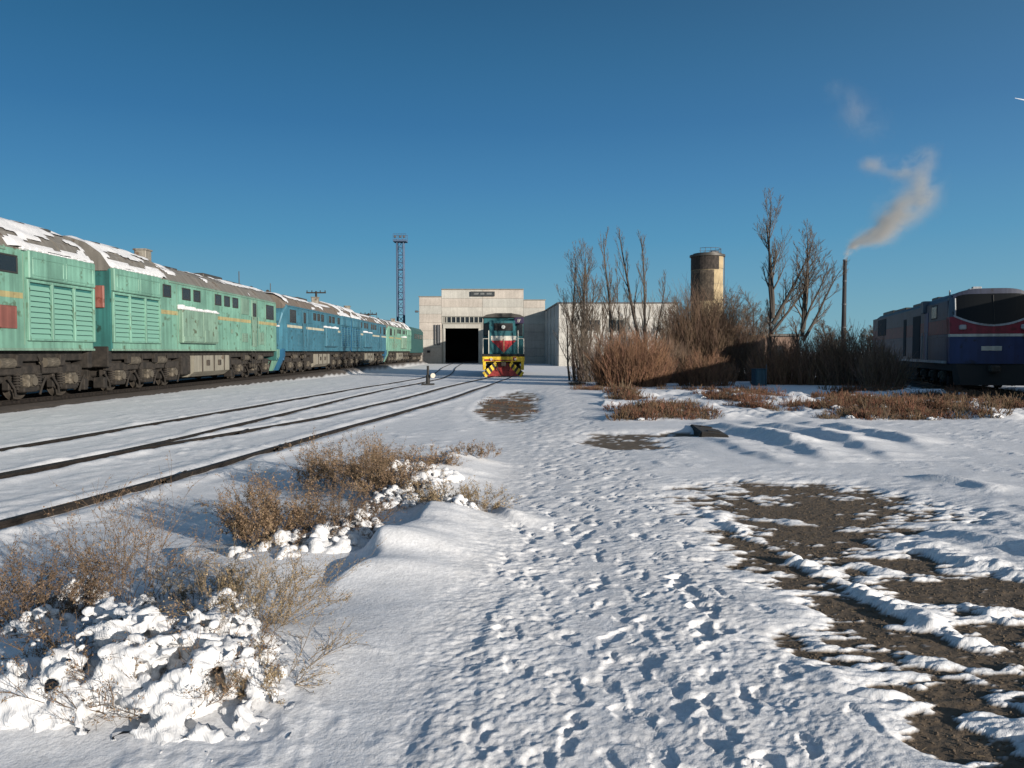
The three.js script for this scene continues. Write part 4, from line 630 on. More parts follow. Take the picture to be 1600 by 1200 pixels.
// lattice lighting mast
{
  const t = thing('lighting_mast', 'tall blue grey lattice mast with a lamp platform, behind the locomotive row', 'mast', [-20.2, -0.3, -140]), a = new MB(), w = 0.58, top = 22.2;
  for (const [x, z] of [[-w, -w], [w, -w], [w, w], [-w, w]]) a.bar(V(x, 0, z), V(x, top, z), 0.13, 4);
  a.build('leg', M.mast, t);
  const b = new MB(); for (let y = 0.5, k = 0; y < top - 1; y += 1.35, k++) for (const [p, q] of [[[-w, w], [w, w]], [[w, w], [w, -w]], [[w, -w], [-w, -w]], [[-w, -w], [-w, w]]]) { b.bar(V(p[0], y, p[1]), V(q[0], y, q[1]), 0.05, 4); const f = k % 2; b.bar(V(p[0], y + (f ? 1.35 : 0), p[1]), V(q[0], y + (f ? 0 : 1.35), q[1]), 0.05, 4); if (k % 4 === 0) b.bar(V(p[0], y + 0.1, p[1]), V(q[0], y + 0.1, q[1]), 0.09, 4); }
  b.build('brace', M.mast, t);
  new MB().box(-1.2, 1.2, top - 0.5, top - 0.15, -1.1, 1.1, 0.03).build('platform', M.mast, t);
  const r = new MB(); for (const x of [-1.15, -0.4, 0.4, 1.15]) for (const z of [-1, 1]) r.bar(V(x, top - 0.2, z), V(x, top + 0.9, z), 0.04, 4); for (const z of [-1, 1]) r.bar(V(-1.15, top + 0.85, z), V(1.15, top + 0.85, z), 0.04, 4); r.build('railing', M.mast, t);
  for (const x of [-0.8, 0.1, 0.8]) new MB().box(x - 0.2, x + 0.2, top + 0.15, top + 0.6, 0.9, 1.2, 0.05).build('lamp_head', M.steel, t);
}
// poles beyond the row
for (const [x, D, top, label] of [[-28.2, 111, 10.6, 'utility pole with transformer and crossarm, seen over the first blue locomotive'], [-24.2, 130, 8.4, 'utility pole with crossarms seen over the second blue locomotive'], [-22.4, 131, 6.9, 'short utility pole seen over the last green roofs of the row']]) {
  const t = thing('utility_pole', label, 'pole', [x, -0.3, -D]);
  new MB().bar(V(0, 0, 0), V(0, top, 0), 0.15, 8).build('post', M.wood, t);
  const c = new MB(); for (const y of [top - 0.3, top - 2.0]) { c.box(-1.4, 1.4, y, y + 0.18, -0.08, 0.08); for (const k of [-1.3, -0.6, 0.6, 1.3]) c.bar(V(k, y + 0.18, 0), V(k, y + 0.42, 0), 0.07, 6); } c.build('crossarm', M.wood, t);
  if (top > 10) new MB().box(-2.1, -0.2, top - 3.4, top - 2.2, -0.5, 0.5, 0.05).box(-1.6, -0.8, top - 2.2, top - 1.8, -0.3, 0.3, 0.05).build('transformer', M.wood, t);
}
// wagon added out of view so that its shadow falls on the red and blue locomotive
{
  const right = V(EAST.ud, 0, EAST.ux), fwd = V(EAST.ux, 0, -EAST.ud), body = std([0.2, 0.09, 0.06], { map: rep(T.paint, 4) });
  const build = () => { const t = thing('shade_wagon', 'unseen covered wagon added to shade the red and blue locomotive', 'wagon'); new MB().box(-1.5, 1.5, 1.2, 4.1, -6.8, 6.8, 0.03).build('body', body, t); new MB().prism([[1.55, 4.1], [1.2, 4.5], [0, 4.75], [-1.2, 4.5], [-1.55, 4.1]], -6.9, 6.9).build('roof', M.roofDark, t); const rb = new MB(); for (let z = -6.5; z < 6.6; z += 1.3) for (const s of [-1, 1]) rb.box(s * 1.5, s * 1.58, 1.2, 4.1, z - 0.06, z + 0.06); rb.build('rib', body, t); for (const s of [-1, 1]) new MB().box(s * 1.5, s * 1.62, 1.25, 3.9, -1.2, 1.2, 0.02).build('sliding_door', body, t); new MB().box(-1.3, 1.3, 0.85, 1.2, -6.7, 6.7).build('underframe', M.ironDark, t); bogie(t, -4.6, 1, 0.9); bogie(t, 4.6, 1, 0.9); return t; };
  let first = null;
  for (const s of [-4]) { let t; if (!first) t = first = build(); const p = V(EAST.x, 0.1, -EAST.d).addScaledVector(right, 5.3).addScaledVector(fwd, s); t.position.copy(p); t.rotation.y = -Math.atan2(EAST.ux, EAST.ud); }
}
// low hut glimpsed between the trees
{
  const t = thing('hut', 'low hut with flat dark roof glimpsed between the forked trees', 'hut', [31.5, -0.3, -90]);
  new MB().box(-1.9, 2.1, 0, 3.7, -6, 0).build('wall', std([0.2, 0.13, 0.1], { map: rep(T.wall, 5) }), t); new MB().box(-2.1, 2.3, 3.7, 4.0, -6.2, 0.3, 0.03).build('roof', M.roofDark, t); new MB().box(-0.8, 0.4, 1.3, 2.6, 0, 0.05).build('window', M.pane, t);
}
// switch stand
{
  const D = 37, x = -4.05, t = thing('switch_stand', 'black switch stand with a pale counterweight between the tracks', 'switch stand', [x, H(x, D) - 0.02, -D]);
  new MB().box(-0.3, 0.3, 0, 0.1, -0.2, 0.2, 0.02).bar(V(0, 0.1, 0), V(0, 0.5, 0), 0.1, 8).bar(V(0, 0.5, 0), V(0, 0.95, 0), 0.06, 8).build('post', M.black, t);
  new MB().bar(V(0, 0.42, 0.05), V(0.35, 0.5, 0.1), 0.03, 6).build('lever', M.steel, t); new MB().bar(V(0.22, 0.48, 0.06), V(0.26, 0.48, 0.18), 0.12, 14).build('counterweight', M.white, t);
}
// blue box half hidden by twigs
{
  const D = 36.5, x = 11.75, t = thing('metal_cabinet', 'weathered blue metal cabinet half hidden at the foot of the bushes', 'cabinet', [x, H(x, D) - 0.05, -D], 0.3), _ = t.scale.setScalar(0.7), b = std([0.025, 0.09, 0.14], { map: rep(T.paint, 2), roughness: 0.6 });
  new MB().box(-0.42, 0.42, 0, 1.15, -0.3, 0.3, 0.03).build('body', b, t); new MB().box(-0.46, 0.46, 1.15, 1.2, -0.34, 0.34, 0.01).build('lid', b, t); new MB().box(-0.38, -0.01, 0.08, 1.1, 0.3, 0.32, 0.005).box(0.01, 0.38, 0.08, 1.1, 0.3, 0.32, 0.005).build('door', b, t); new MB().bar(V(0.3, -0.1, 0.36), V(0.3, 1.5, 0.36), 0.03).build('post', M.greyBlue, t);
}
// black sleeper lying in the snow
{
  const a = V(4.02, 0, -14.1), b = V(3.72, 0, -16.2), y = H(3.9, 15), t = thing('loose_sleeper', 'black tarred railway sleeper lying half buried in the snow before the weeds', 'sleeper', [3.87, y - 0.09, -15.15], Math.atan2(-0.3, 2.1) + Math.PI);
  new MB().at(0, 0.06, 0, 0, 0.03, 0.12).box(-0.26, 0.26, -0.16, 0.14, -1.1, 1.1, 0.03).build('timber', std([0.018, 0.016, 0.015], { map: rep(T.dust, 0.9), roughness: 0.9 }), t);
  new MB().at(0, 0.06, 0, 0, 0.03, 0.12).box(-0.14, 0.1, 0.135, 0.16, 0.55, 0.75, 0.005).box(-0.14, 0.1, 0.135, 0.16, -0.8, -0.6, 0.005).build('tie_plate', M.rail, t);
}
// contrail
{
  const t = new MB(), a = V(1000, 505, -1550), b = V(1130, 493, -1580); t.tube([a, a.clone().lerp(b, 0.3), a.clone().lerp(b, 0.7), b], [0.6, 2.0, 2.4, 2.8], 8);
  tag(t.build('contrail_cloud', std([0.62, 0.64, 0.66], { transparent: true, opacity: 0.5, roughness: 1 })), 'short white contrail high in the clear sky above the red and blue locomotive', 'contrail');
}
// ---------------------------------------------------------------- bare trees
function limb(mb, p, dir, len, r, level, o, rnd) {
  const n = level === 0 ? 9 : level === 1 ? 6 : 4, pts = [p.clone()], rad = [r], d = dir.clone(); let q = p.clone();
  for (let k = 1; k <= n; k++) { d.x += (rnd() - 0.5) * o.jit; d.z += (rnd() - 0.5) * o.jit; d.y += o.up * (level ? 1 : 0.4); d.normalize(); q = q.clone().addScaledVector(d, len / n); pts.push(q); rad.push(Math.max(o.tip, r * (1 - 0.86 * k / n))); }
  (level === 0 ? mb[0] : mb[1]).tube(pts, rad, level === 0 ? 7 : level === 1 ? 5 : 3, false);
  if (level >= o.levels) return;
  const kids = Math.round(o.kids[level] * (0.8 + 0.4 * rnd()));
  for (let k = 0; k < kids; k++) {
    const f = mix(o.from[level], 0.97, Math.pow((k + rnd()) / kids, 0.9)), i = Math.min(n - 1, Math.floor(f * n)), t = f * n - i, b = pts[i].clone().lerp(pts[i + 1], t), along = pts[i + 1].clone().sub(pts[i]).normalize();
    const a = rnd() * 6.283, side = V(Math.cos(a), 0, Math.sin(a)).addScaledVector(along, -along.dot(V(Math.cos(a), 0, Math.sin(a)))).normalize(), ang = o.angle * (0.7 + 0.6 * rnd());
    limb(mb, b, along.multiplyScalar(Math.cos(ang)).addScaledVector(side, Math.sin(ang)), len * o.ratio[level] * (1.05 - 0.55 * f) * (0.7 + 0.6 * rnd()), Math.max(o.tip, mix(rad[i], rad[i + 1], t) * 0.55), level + 1, o, rnd);
  }
}
function bareTree(label, x, D, stems, o, seed, group, white) {
  const y = H(x, D), t = thing('bare_tree', label, 'tree', [x, y - 0.1, -D], 0, group), rnd = rng(seed), mb = [new MB(), new MB()];
  for (const [sx, sz, len, r, lx, lz, y0] of stems) limb(mb, V(sx, y0 || 0, sz), V(lx, 1, lz).normalize(), len, r, 0, { jit: 0.17, up: 0.11, tip: 0.006, levels: 3, kids: [15, 7, 4], from: [0.18, 0.15, 0.15], ratio: [0.34, 0.5, 0.5], angle: 0.5, ...o }, rnd);
  mb[0].build('trunk', M.bark, t); mb[1].build('branches', M.twig, t);
  if (white) new MB().tube([V(0, 0, 0), V(0, 0.9, 0)], [stems[0][3] * 1.12, stems[0][3] * 1.04], 10, false).build('whitewash', M.white, t);
  return t;
}
bareTree('bushy bare poplar with several stems at the corner of the low wing', 4.0, 45, [[0, 0, 7.2, 0.16, 0.02, 0], [-0.35, 0.2, 7.3, 0.1, -0.11, 0.02], [0.35, 0, 7.0, 0.11, 0.06, 0], [0.75, 0.2, 5.4, 0.09, 0.1, 0.1], [-0.6, -0.2, 5.0, 0.07, -0.1, 0], [0.2, 0.5, 5.6, 0.08, 0.14, 0.1], [-0.1, 0.4, 4.2, 0.07, -0.2, 0.1]], { kids: [16, 8, 4] }, 11, 'bare trees behind the bushes');
bareTree('slim bare poplar with one leading stem, second from the shed', 6.05, 45.5, [[0, 0, 8.5, 0.12, -0.02, 0], [0.3, 0, 6.2, 0.08, 0.06, 0], [0.5, 0.2, 5.2, 0.07, 0.09, 0]], { ratio: [0.24, 0.5, 0.5], angle: 0.36, kids: [14, 6, 4] }, 12, 'bare trees behind the bushes');
bareTree('slim bare poplar with two tall parallel stems', 7.75, 46, [[0, 0, 9.2, 0.15, -0.01, 0], [0.28, 0.1, 8.6, 0.12, 0.03, 0], [0.5, 0, 6.4, 0.07, 0.1, 0]], { ratio: [0.24, 0.5, 0.5], angle: 0.34, kids: [15, 6, 4] }, 13, 'bare trees behind the bushes');
bareTree('tallest bare tree, forked, with a whitewashed foot', 14.1, 42, [[0, 0, 4.2, 0.19, 0.03, 0], [0.1, 0, 5.3, 0.14, 0.09, 0.0, 3.6], [0.12, 0.02, 4.8, 0.12, 0.5, 0.05, 3.3], [0.06, 0, 6.0, 0.1, 0.0, -0.05, 3.9], [0.1, 0, 4.4, 0.09, 0.75, -0.1, 2.8]], { kids: [12, 8, 5], ratio: [0.36, 0.5, 0.5], angle: 0.55 }, 14, 'bare trees behind the bushes', true);
bareTree('bare tree leaning towards the chimney, with spreading boughs', 15.6, 42, [[0, 0, 3.4, 0.16, 0.1, 0], [0.3, 0, 5.2, 0.12, 0.2, 0.0, 3.0], [0.25, 0, 4.6, 0.11, 0.0, 0.03, 2.6], [0.3, 0, 4.3, 0.1, 0.62, 0.0, 2.4], [0.2, 0, 3.8, 0.08, 0.35, 0.1, 2.9]], { kids: [12, 8, 5], ratio: [0.38, 0.5, 0.5], angle: 0.6 }, 15, 'bare trees behind the bushes');
[['round topped bare tree before the tank tower, far back', 20.2, 92, 9.5], ['bare tree at the foot of the tank tower, far back', 27.5, 98, 10.5], ['bare tree just beside the tank tower, far back', 31.5, 100, 10.8], ['small bare tree past the forked trees, far back', 38, 92, 6.6], ['small bare tree between forked trees and chimney, far back', 42.5, 90, 6.2], ['small bare tree nearest the red and blue locomotive, far back', 50, 95, 6.8]].forEach(([l, x, D, h], k) => bareTree(l, x, D, [[0, 0, h * 0.8, 0.2, 0, 0], [0.2, 0, h * 0.7, 0.15, 0.3, 0.1], [-0.2, 0, h * 0.7, 0.15, -0.3, 0.1], [0, 0.3, h * 0.6, 0.12, 0.05, 0.4], [0.1, -0.3, h * 0.65, 0.12, 0.12, -0.2]], { kids: [12, 9, 6], ratio: [0.45, 0.5, 0.5], angle: 0.75, tip: 0.014, up: 0.06 }, 60 + k, 'far bare trees'));

// ---------------------------------------------------------------- tall bare shrubs
function shrubGeo(seed, w, h, n, o = {}) {
  const r = rng(seed), mb = new MB();
  for (let k = 0; k < n; k++) {
    const a = r() * 6.283, q = Math.sqrt(r()), bx = Math.cos(a) * q * w * (o.base ?? 0.46), bz = Math.sin(a) * q * w * 0.36, lean = q * (o.lean ?? 0.34), hh = h * (0.45 + 0.55 * Math.pow(r(), 0.7)) * (1 - 0.5 * q * q);
    const d = V(Math.cos(a) * lean + (r() - 0.5) * 0.3, 1, Math.sin(a) * lean + (r() - 0.5) * 0.3).normalize(), pts = [V(bx, -0.1, bz)]; let p = pts[0];
    for (let s = 1; s <= 4; s++) { d.x += (r() - 0.5) * (o.twist ?? 0.4); d.z += (r() - 0.5) * (o.twist ?? 0.4); d.y += 0.06; d.normalize(); p = p.clone().addScaledVector(d, hh / 4); pts.push(p); }
    const c = 0.6 + 0.7 * r(); mb.col = [c, c * (0.9 + 0.15 * r()), c * (0.85 + 0.2 * r())];
    mb.tube(pts, [0.016, 0.012, 0.009, 0.007, 0.004], 3, false);
    const kids = o.kids ?? 4;
    for (let j = 0; j < kids; j++) { const f = 0.25 + 0.7 * r(), i = Math.min(3, Math.floor(f * 4)), b = pts[i].clone().lerp(pts[i + 1], f * 4 - i), e = V(d.x + (r() - 0.5) * 1.4, 0.7 + 0.5 * r(), d.z + (r() - 0.5) * 1.4).normalize(), l = hh * (0.12 + 0.2 * r()); const m = b.clone().addScaledVector(e, l * 0.5); e.x += (r() - 0.5) * 0.4; e.y += 0.2; e.normalize(); mb.tube([b, m, m.clone().addScaledVector(e, l * 0.5)], [0.007, 0.006, 0.004], 3, false); }
  }
  return mb.geo();
}
const shrubMat = (c) => std(c, { vertexColors: true, roughness: 0.95 });
[['dome shaped reddish brown shrub nearest the footpath', 5.6, 36, 3.4, 2.95, 900, [0.18, 0.1, 0.06]], ['greyish shrub just behind the dome shaped one', 8.4, 41, 2.4, 2.7, 350, [0.15, 0.105, 0.075]], ['tall hazy brown thicket shrub in front of the tank tower', 11.3, 46, 4.0, 6.2, 1150, [0.15, 0.1, 0.068]], ['tall brown shrub between tank tower and tallest tree', 13.0, 45, 3.0, 4.4, 480, [0.15, 0.105, 0.075]], ['reddish shrub beneath the tallest bare tree', 13.4, 38.5, 3.0, 2.6, 520, [0.257, 0.149, 0.092]], ['reddish shrub beneath the leaning bare tree', 15.1, 38, 3.0, 2.9, 520, [0.243, 0.146, 0.095]], ['wide dark shrub below the chimney', 16.5, 37, 3.2, 3.1, 560, [0.223, 0.142, 0.095]], ['last dark shrub beside the red and blue locomotive', 16.7, 34.5, 2.0, 2.2, 300, [0.223, 0.149, 0.101]], ['thin tangled shrub at the foot of the bushy poplar', 4.6, 43, 2.6, 3.6, 220, [0.13, 0.1, 0.08]], ['low brown shrub against the low wing', 7.4, 50, 3.0, 2.4, 260, [0.15, 0.095, 0.065]], ['low shrub in the gap behind the dome shaped one', 9.2, 36.5, 2.8, 1.9, 420, [0.18, 0.105, 0.065]]].forEach(([l, x, D, w, h, n, c], k) => { const t = thing('bare_shrub', l, 'shrub', [x, H(x, D), -D], 0, 'bare shrubs in a dense belt'); part('stems', shrubGeo(200 + k, w, h, n, { kids: 8 }), shrubMat(c), t); });

// porous snow: a solid made from lumps, hollowed by noise
function ballGeo(res, size, balls) {   // rounded clumps of snow that melt into one another: [x, y, z, radius]
  const F = new Float32Array(res * res * res).fill(-0.5), h = size.map((v) => 2 * v / res);
  for (const [bx, by, bz, r] of balls) {
    const R = r * 1.75, lo = [bx, by, bz].map((v, k) => Math.max(0, Math.ceil((v - R + size[k]) / h[k]))), hi = [bx, by, bz].map((v, k) => Math.min(res - 1, Math.floor((v + R + size[k]) / h[k])));
    for (let z = lo[2]; z <= hi[2]; z++) for (let y = lo[1]; y <= hi[1]; y++) for (let x = lo[0]; x <= hi[0]; x++) { const d = ((x * h[0] - size[0] - bx) ** 2 + ((y * h[1] - size[1] - by) * 1.15) ** 2 + (z * h[2] - size[2] - bz) ** 2) / (R * R); if (d < 1) F[x + y * res + z * res * res] += (1 - d) * (1 - d); }
  }
  const n = (p, q) => (n3(p[0] * 55 + 70, p[1] * 55 + 70, p[2] * 55 + 70, 640) - 0.5) * 0.16;
  return snowGeo(0, res, size, (x, y, z) => { const i = Math.round((x + size[0]) / h[0]), j = Math.round((y + size[1]) / h[1]), k = Math.round((z + size[2]) / h[2]), v = Math.min(1.2, F[i + j * res + k * res * res]); return v + (v > -0.49 ? n([x, y, z]) : 0); });
}
function heap(seed, w, h, d, n, r0, r1) {   // balls scattered over a low heap
  const r = rng(seed), out = [];
  for (let k = 0; k < n; k++) { const a = r() * 6.283, q = Math.sqrt(r()), x = Math.cos(a) * q * w, z = Math.sin(a) * q * d; out.push([x, -h * 0.6 + h * 1.3 * (1 - q * q) * (0.2 + 0.8 * r()), z, r0 + (r1 - r0) * r() * r()]); }
  return out;
}
function snowGeo(seed, res, size, f) {
  const mc = new MarchingCubes(res, M.snow, false, false, 900000); mc.isolation = 0;
  for (let z = 0; z < res; z++) for (let y = 0; y < res; y++) for (let x = 0; x < res; x++) {
    const px = (x / res * 2 - 1) * size[0], py = (y / res * 2 - 1) * size[1], pz = (z / res * 2 - 1) * size[2];
    const e = Math.max(Math.abs(x / res * 2 - 1), Math.abs(y / res * 2 - 1), Math.abs(z / res * 2 - 1));
    mc.field[x + y * res + z * res * res] = Math.min(f(px, py, pz), (0.93 - e) * 2);
  }
  mc.update();
  const n = mc.count, P = new Float32Array(n * 3), N = new Float32Array(n * 3), U = new Float32Array(n * 2);
  for (let k = 0; k < n; k++) { for (let c = 0; c < 3; c++) P[k * 3 + c] = mc.positionArray[k * 3 + c] * size[c]; let nx = mc.normalArray[k * 3] / size[0], ny = mc.normalArray[k * 3 + 1] / size[1], nz = mc.normalArray[k * 3 + 2] / size[2]; const l = Math.hypot(nx, ny, nz) || 1; N[k * 3] = nx / l; N[k * 3 + 1] = ny / l; N[k * 3 + 2] = nz / l; U[k * 2] = P[k * 3] + P[k * 3 + 1] * 0.7; U[k * 2 + 1] = P[k * 3 + 2] + P[k * 3 + 1] * 0.5; }
  const g = new THREE.BufferGeometry(); g.setAttribute('position', new THREE.BufferAttribute(P, 3)); g.setAttribute('normal', new THREE.BufferAttribute(N, 3)); g.setAttribute('uv', new THREE.BufferAttribute(U, 2)); return g;
}
// ---------------------------------------------------------------- dry weeds in the strip before the shrubs
{
  const geos = [0, 1, 2, 3].map((k) => shrubGeo(300 + k, 0.9, 0.5, 50, { lean: 1.2, kids: 4, base: 0.3 }));
  const lumpsAt = [], lists = geos.map(() => []), r = rng(310), m4 = new THREE.Matrix4(), q = new THREE.Quaternion();
  const put = (x, D, s, sy) => { lists[Math.floor(r() * 4)].push([m4.clone().compose(V(x, H(x, D) - 0.02, -D), q.setFromAxisAngle(V(0, 1, 0), r() * 6.3), V(s, s * sy, s)), r()]); };
  for (let k = 0; k < 3600; k++) { const D = 17.6 + r() * 15, x = 0.13 * D + r() * (0.67 * D - 0.05 * D); if (x > 0.72 * D) continue; const n = f2(x * 0.55, D * 0.42, 3, 320); if (r() > 0.9 * ss(0.44, 0.58, n) * (1 - ss(30, 33, D)) * (1 - 0.6 * ss(15, 19, x))) continue; put(x, D, 0.45 + 0.75 * r() * r(), 0.7 + 0.6 * r()); if (r() < 0.15) lumpsAt.push([x + (r() - 0.5) * 0.8, D + (r() - 0.6) * 0.5, 0.25 + 0.55 * r() * r(), r() * 6.28]); }
  for (let k = 0; k < 60; k++) { const D = 20 + r() * 7, x = -0.9 + r() * 1.5; put(x, D, 0.3 + 0.25 * r(), 0.5); }
  for (let k = 0; k < 40; k++) { const D = 31 + r() * 10, x = 2.6 + r() * 1.2 + (D - 31) * 0.05; put(x, D, 0.4 + 0.4 * r(), 0.8); }
  const cols = [[0.125, 0.06, 0.036], [0.115, 0.073, 0.043], [0.13, 0.095, 0.06], [0.14, 0.068, 0.04]];
  const cg = ballGeo(36, [0.34, 0.2, 0.3], heap(507, 0.27, 0.1, 0.22, 40, 0.03, 0.07)), ci = new THREE.InstancedMesh(cg, M.snow, lumpsAt.length);
  lumpsAt.forEach(([x, D, s, a], j) => ci.setMatrixAt(j, m4.clone().compose(V(x, H(x, D) + 0.04, -D), q.setFromAxisAngle(V(0, 1, 0), a), V(s, s * 0.8, s)))); ci.name = 'snow_clumps'; ci.castShadow = ci.receiveShadow = true; scene.add(ci); tag(ci, 'clumps of snow caught among the low dry weeds of the strip', 'snow', null, 'stuff');
  lists.forEach((l, k) => { const im = new THREE.InstancedMesh(geos[k], shrubMat(cols[k]), l.length); l.forEach(([m], j) => im.setMatrixAt(j, m)); im.name = numbered('dry_weeds'); im.castShadow = im.receiveShadow = true; scene.add(im); tag(im, 'low reddish dry weeds poking through snow along the strip before the shrubs', 'weeds', 'dry weeds of the strip', 'stuff'); });
}

// ---------------------------------------------------------------- dry bushes and caked snow in the foreground
// dry bush: wiry stems that fork and fork again, thick with seed husks
function dryBush(seed, o) {
  const r = rng(seed), st = new MB(), hu = new MB();
  const husk = (p) => { const s = o.husk * (0.6 + 0.8 * r()), a = V(r() - 0.5, r() - 0.5, r() - 0.5).normalize(), b = V(r() - 0.5, r() - 0.5, r() - 0.5).normalize(); const k = 0.65 + 0.7 * r(); hu.col = [k, k * (0.92 + 0.12 * r()), k * (0.85 + 0.2 * r())]; const q = p.clone().addScaledVector(a, s * 0.5); hu.poly([q, q.clone().addScaledVector(a, s), q.clone().addScaledVector(b, s)], V(0, -9, 0)); };
  const go = (p, d, len, rad, lev) => {
    const n = lev === 0 ? 5 : 3, pts = [p], rr = [rad]; let q = p;
    for (let k = 1; k <= n; k++) { d = d.clone().add(V((r() - 0.5) * o.curl, (r() - 0.5) * o.curl - (o.droop || 0) * 0.1 * k, (r() - 0.5) * o.curl)).normalize(); q = q.clone().addScaledVector(d, len / n); pts.push(q); rr.push(Math.max(0.0007, rad * (1 - 0.7 * k / n))); }
    const k = 0.7 + 0.6 * r(); st.col = [k, k * 0.95, k * 0.88]; st.tube(pts, rr, 3, false);
    if (lev < 2) { const kids = Math.round((lev ? o.kids * 0.7 : o.kids) * (0.7 + 0.6 * r())); for (let j = 0; j < kids; j++) { const f = 0.25 + 0.75 * r(), i = Math.min(n - 1, Math.floor(f * n)), b = pts[i].clone().lerp(pts[i + 1], f * n - i); go(b, d.clone().add(V((r() - 0.5) * 1.7, (r() - 0.35) * 1.3, (r() - 0.5) * 1.7)).normalize(), len * (0.3 + 0.3 * r()), rad * 0.6, lev + 1); } }
    if (lev > 0) for (let j = 0; j < o.seeds; j++) { const f = r() * n, i = Math.min(n - 1, Math.floor(f)); husk(pts[i].clone().lerp(pts[i + 1], f - i)); }
  };
  for (let k = 0; k < o.n; k++) { const a = r() * 6.283, q = Math.sqrt(r()); go(V(Math.cos(a) * q * o.w * 0.55, -0.03, Math.sin(a) * q * o.d * 0.55), V(Math.cos(a) * q * o.spread + (o.lx || 0), 1, Math.sin(a) * q * o.spread + (o.lz || 0)).normalize(), o.h * (0.5 + 0.6 * r()), o.rad || 0.0022, 0); }
  return [st.geo(), hu.geo()];
}
const BR = { dark: [0.13, 0.09, 0.058], red: [0.185, 0.128, 0.08], pale: [0.24, 0.185, 0.115], grey: [0.17, 0.145, 0.11] };
const bushMat = {}; for (const k in BR) bushMat[k] = [shrubMat(BR[k].map((v) => v * 0.75)), shrubMat(BR[k])];
function foreBush(label, x, D, o, col, snowy = []) {
  const t = thing('dry_bush', label, 'bush', [x, H(x, D) - 0.02, -D], 0, 'dry bushes along the near side of the yard');
  const [a, b] = dryBush(o.seed, { curl: 0.5, kids: 5, seeds: 4, husk: 0.009, spread: 0.9, ...o });
  part('stems', a, bushMat[col][0], t); part('seed_heads', b, bushMat[col][1], t);
  for (const [sx, sy, sz, g, s, turn] of snowy) { const m = part('snow_clump', g, M.snow, t); m.position.set(sx, sy + 0.07, sz); m.scale.setScalar(s * 1.2); m.rotation.y = turn || 0; }
  return t;
}
const clumpA = ballGeo(60, [0.34, 0.22, 0.3], heap(501, 0.27, 0.15, 0.22, 210, 0.018, 0.045)), clumpB = ballGeo(60, [0.42, 0.2, 0.3], heap(502, 0.34, 0.13, 0.22, 240, 0.018, 0.045)), clumpC = ballGeo(52, [0.26, 0.17, 0.24], heap(503, 0.2, 0.11, 0.17, 150, 0.015, 0.036));
foreBush('dark brown dry bush cut off by the edge of the photo', -2.85, 4.5, { seed: 1, n: 60, w: 0.5, d: 0.35, h: 0.38, kids: 5, seeds: 5, husk: 0.011 }, 'dark', [[0.2, 0.02, 0.25, clumpC, 0.9, 1]]);
foreBush('tall wispy dry bush with long thin stems, behind the snow caked bush', -2.55, 5.0, { seed: 2, n: 34, w: 0.4, d: 0.3, h: 0.66, spread: 0.8, kids: 5, seeds: 4, husk: 0.011, lx: 0.1 }, 'red', [[-0.2, 0.03, 0.2, clumpC, 0.8, 2]]);
foreBush('low greyish dry bush between the wispy one and the snow caked one', -1.95, 4.75, { seed: 3, n: 46, w: 0.5, d: 0.3, h: 0.25, kids: 5, seeds: 4, husk: 0.01 }, 'grey', [[0.15, 0.0, 0.2, clumpC, 0.7, 0.4], [-0.25, 0, 0.2, clumpC, 0.6, 2.4]]);
foreBush('pale brown dry bush leaning out over the smooth snow', -1.42, 4.15, { seed: 4, n: 36, w: 0.34, d: 0.34, h: 0.4, spread: 1.0, kids: 6, seeds: 5, husk: 0.0085, lx: 0.35 }, 'pale', [[-0.15, 0.05, 0, clumpC, 0.8, 1.5], [0.0, -0.03, 0.25, clumpC, 0.7, 0.3]]);
foreBush('rounded reddish dry bush with clumps of snow at its foot', -2.0, 6.25, { seed: 5, n: 75, w: 0.42, d: 0.34, h: 0.42, kids: 6, seeds: 6, husk: 0.012, spread: 0.7 }, 'red', [[0.3, 0.0, 0.35, clumpA, 1, 0.3], [-0.05, -0.04, 0.5, clumpB, 0.9, 2], [0.35, -0.05, 0.65, clumpC, 1.1, 2]]);
foreBush('dark dry bush leaning against the rounded reddish one', -1.5, 6.35, { seed: 6, n: 60, w: 0.4, d: 0.34, h: 0.4, kids: 6, seeds: 5, husk: 0.011 }, 'dark', [[0.05, 0.03, 0.35, clumpA, 1.05, 1.2], [0.22, 0.1, 0.05, clumpC, 1, 0.6], [0.2, 0.0, 0.3, clumpB, 0.9, 0.1]]);
foreBush('reddish dry bush nearest the thick rail, third clump back', -1.95, 8.9, { seed: 7, n: 80, w: 0.65, d: 0.5, h: 0.5, kids: 6, seeds: 5, husk: 0.014 }, 'red', [[0.45, 0.05, 0.3, clumpB, 1, 0.9]]);
foreBush('upright reddish dry bush among snow clumps before the drift', -1.35, 7.9, { seed: 8, n: 65, w: 0.4, d: 0.4, h: 0.45, kids: 6, seeds: 6, husk: 0.013 }, 'red', [[0.38, 0.06, 0.0, clumpA, 1.1, 2.2], [0.4, 0.12, -0.5, clumpB, 1, 0.2], [0.15, 0, 0.35, clumpC, 1.1, 0.2]]);
foreBush('low brown dry bush behind the snow clumps, closest to the drift crest', -1.25, 9.7, { seed: 9, n: 65, w: 0.8, d: 0.5, h: 0.36, kids: 6, seeds: 5, husk: 0.014 }, 'red', [[-0.05, 0.05, 0.45, clumpA, 1.3, 0.5], [0.3, 0.0, 0.7, clumpB, 1.2, 1.5]]);
foreBush('small pale tuft on the drift beside the footpath', -0.62, 7.35, { seed: 10, n: 30, w: 0.3, d: 0.2, h: 0.26, kids: 5, seeds: 4, husk: 0.012 }, 'pale', [[0.1, -0.02, 0.2, clumpC, 1, 0.5]]);
foreBush('small pale sprig leaning to the footpath at the end of the drift', -0.27, 7.3, { seed: 11, n: 16, w: 0.2, d: 0.12, h: 0.26, kids: 5, seeds: 4, husk: 0.012, lx: 0.6 }, 'pale');
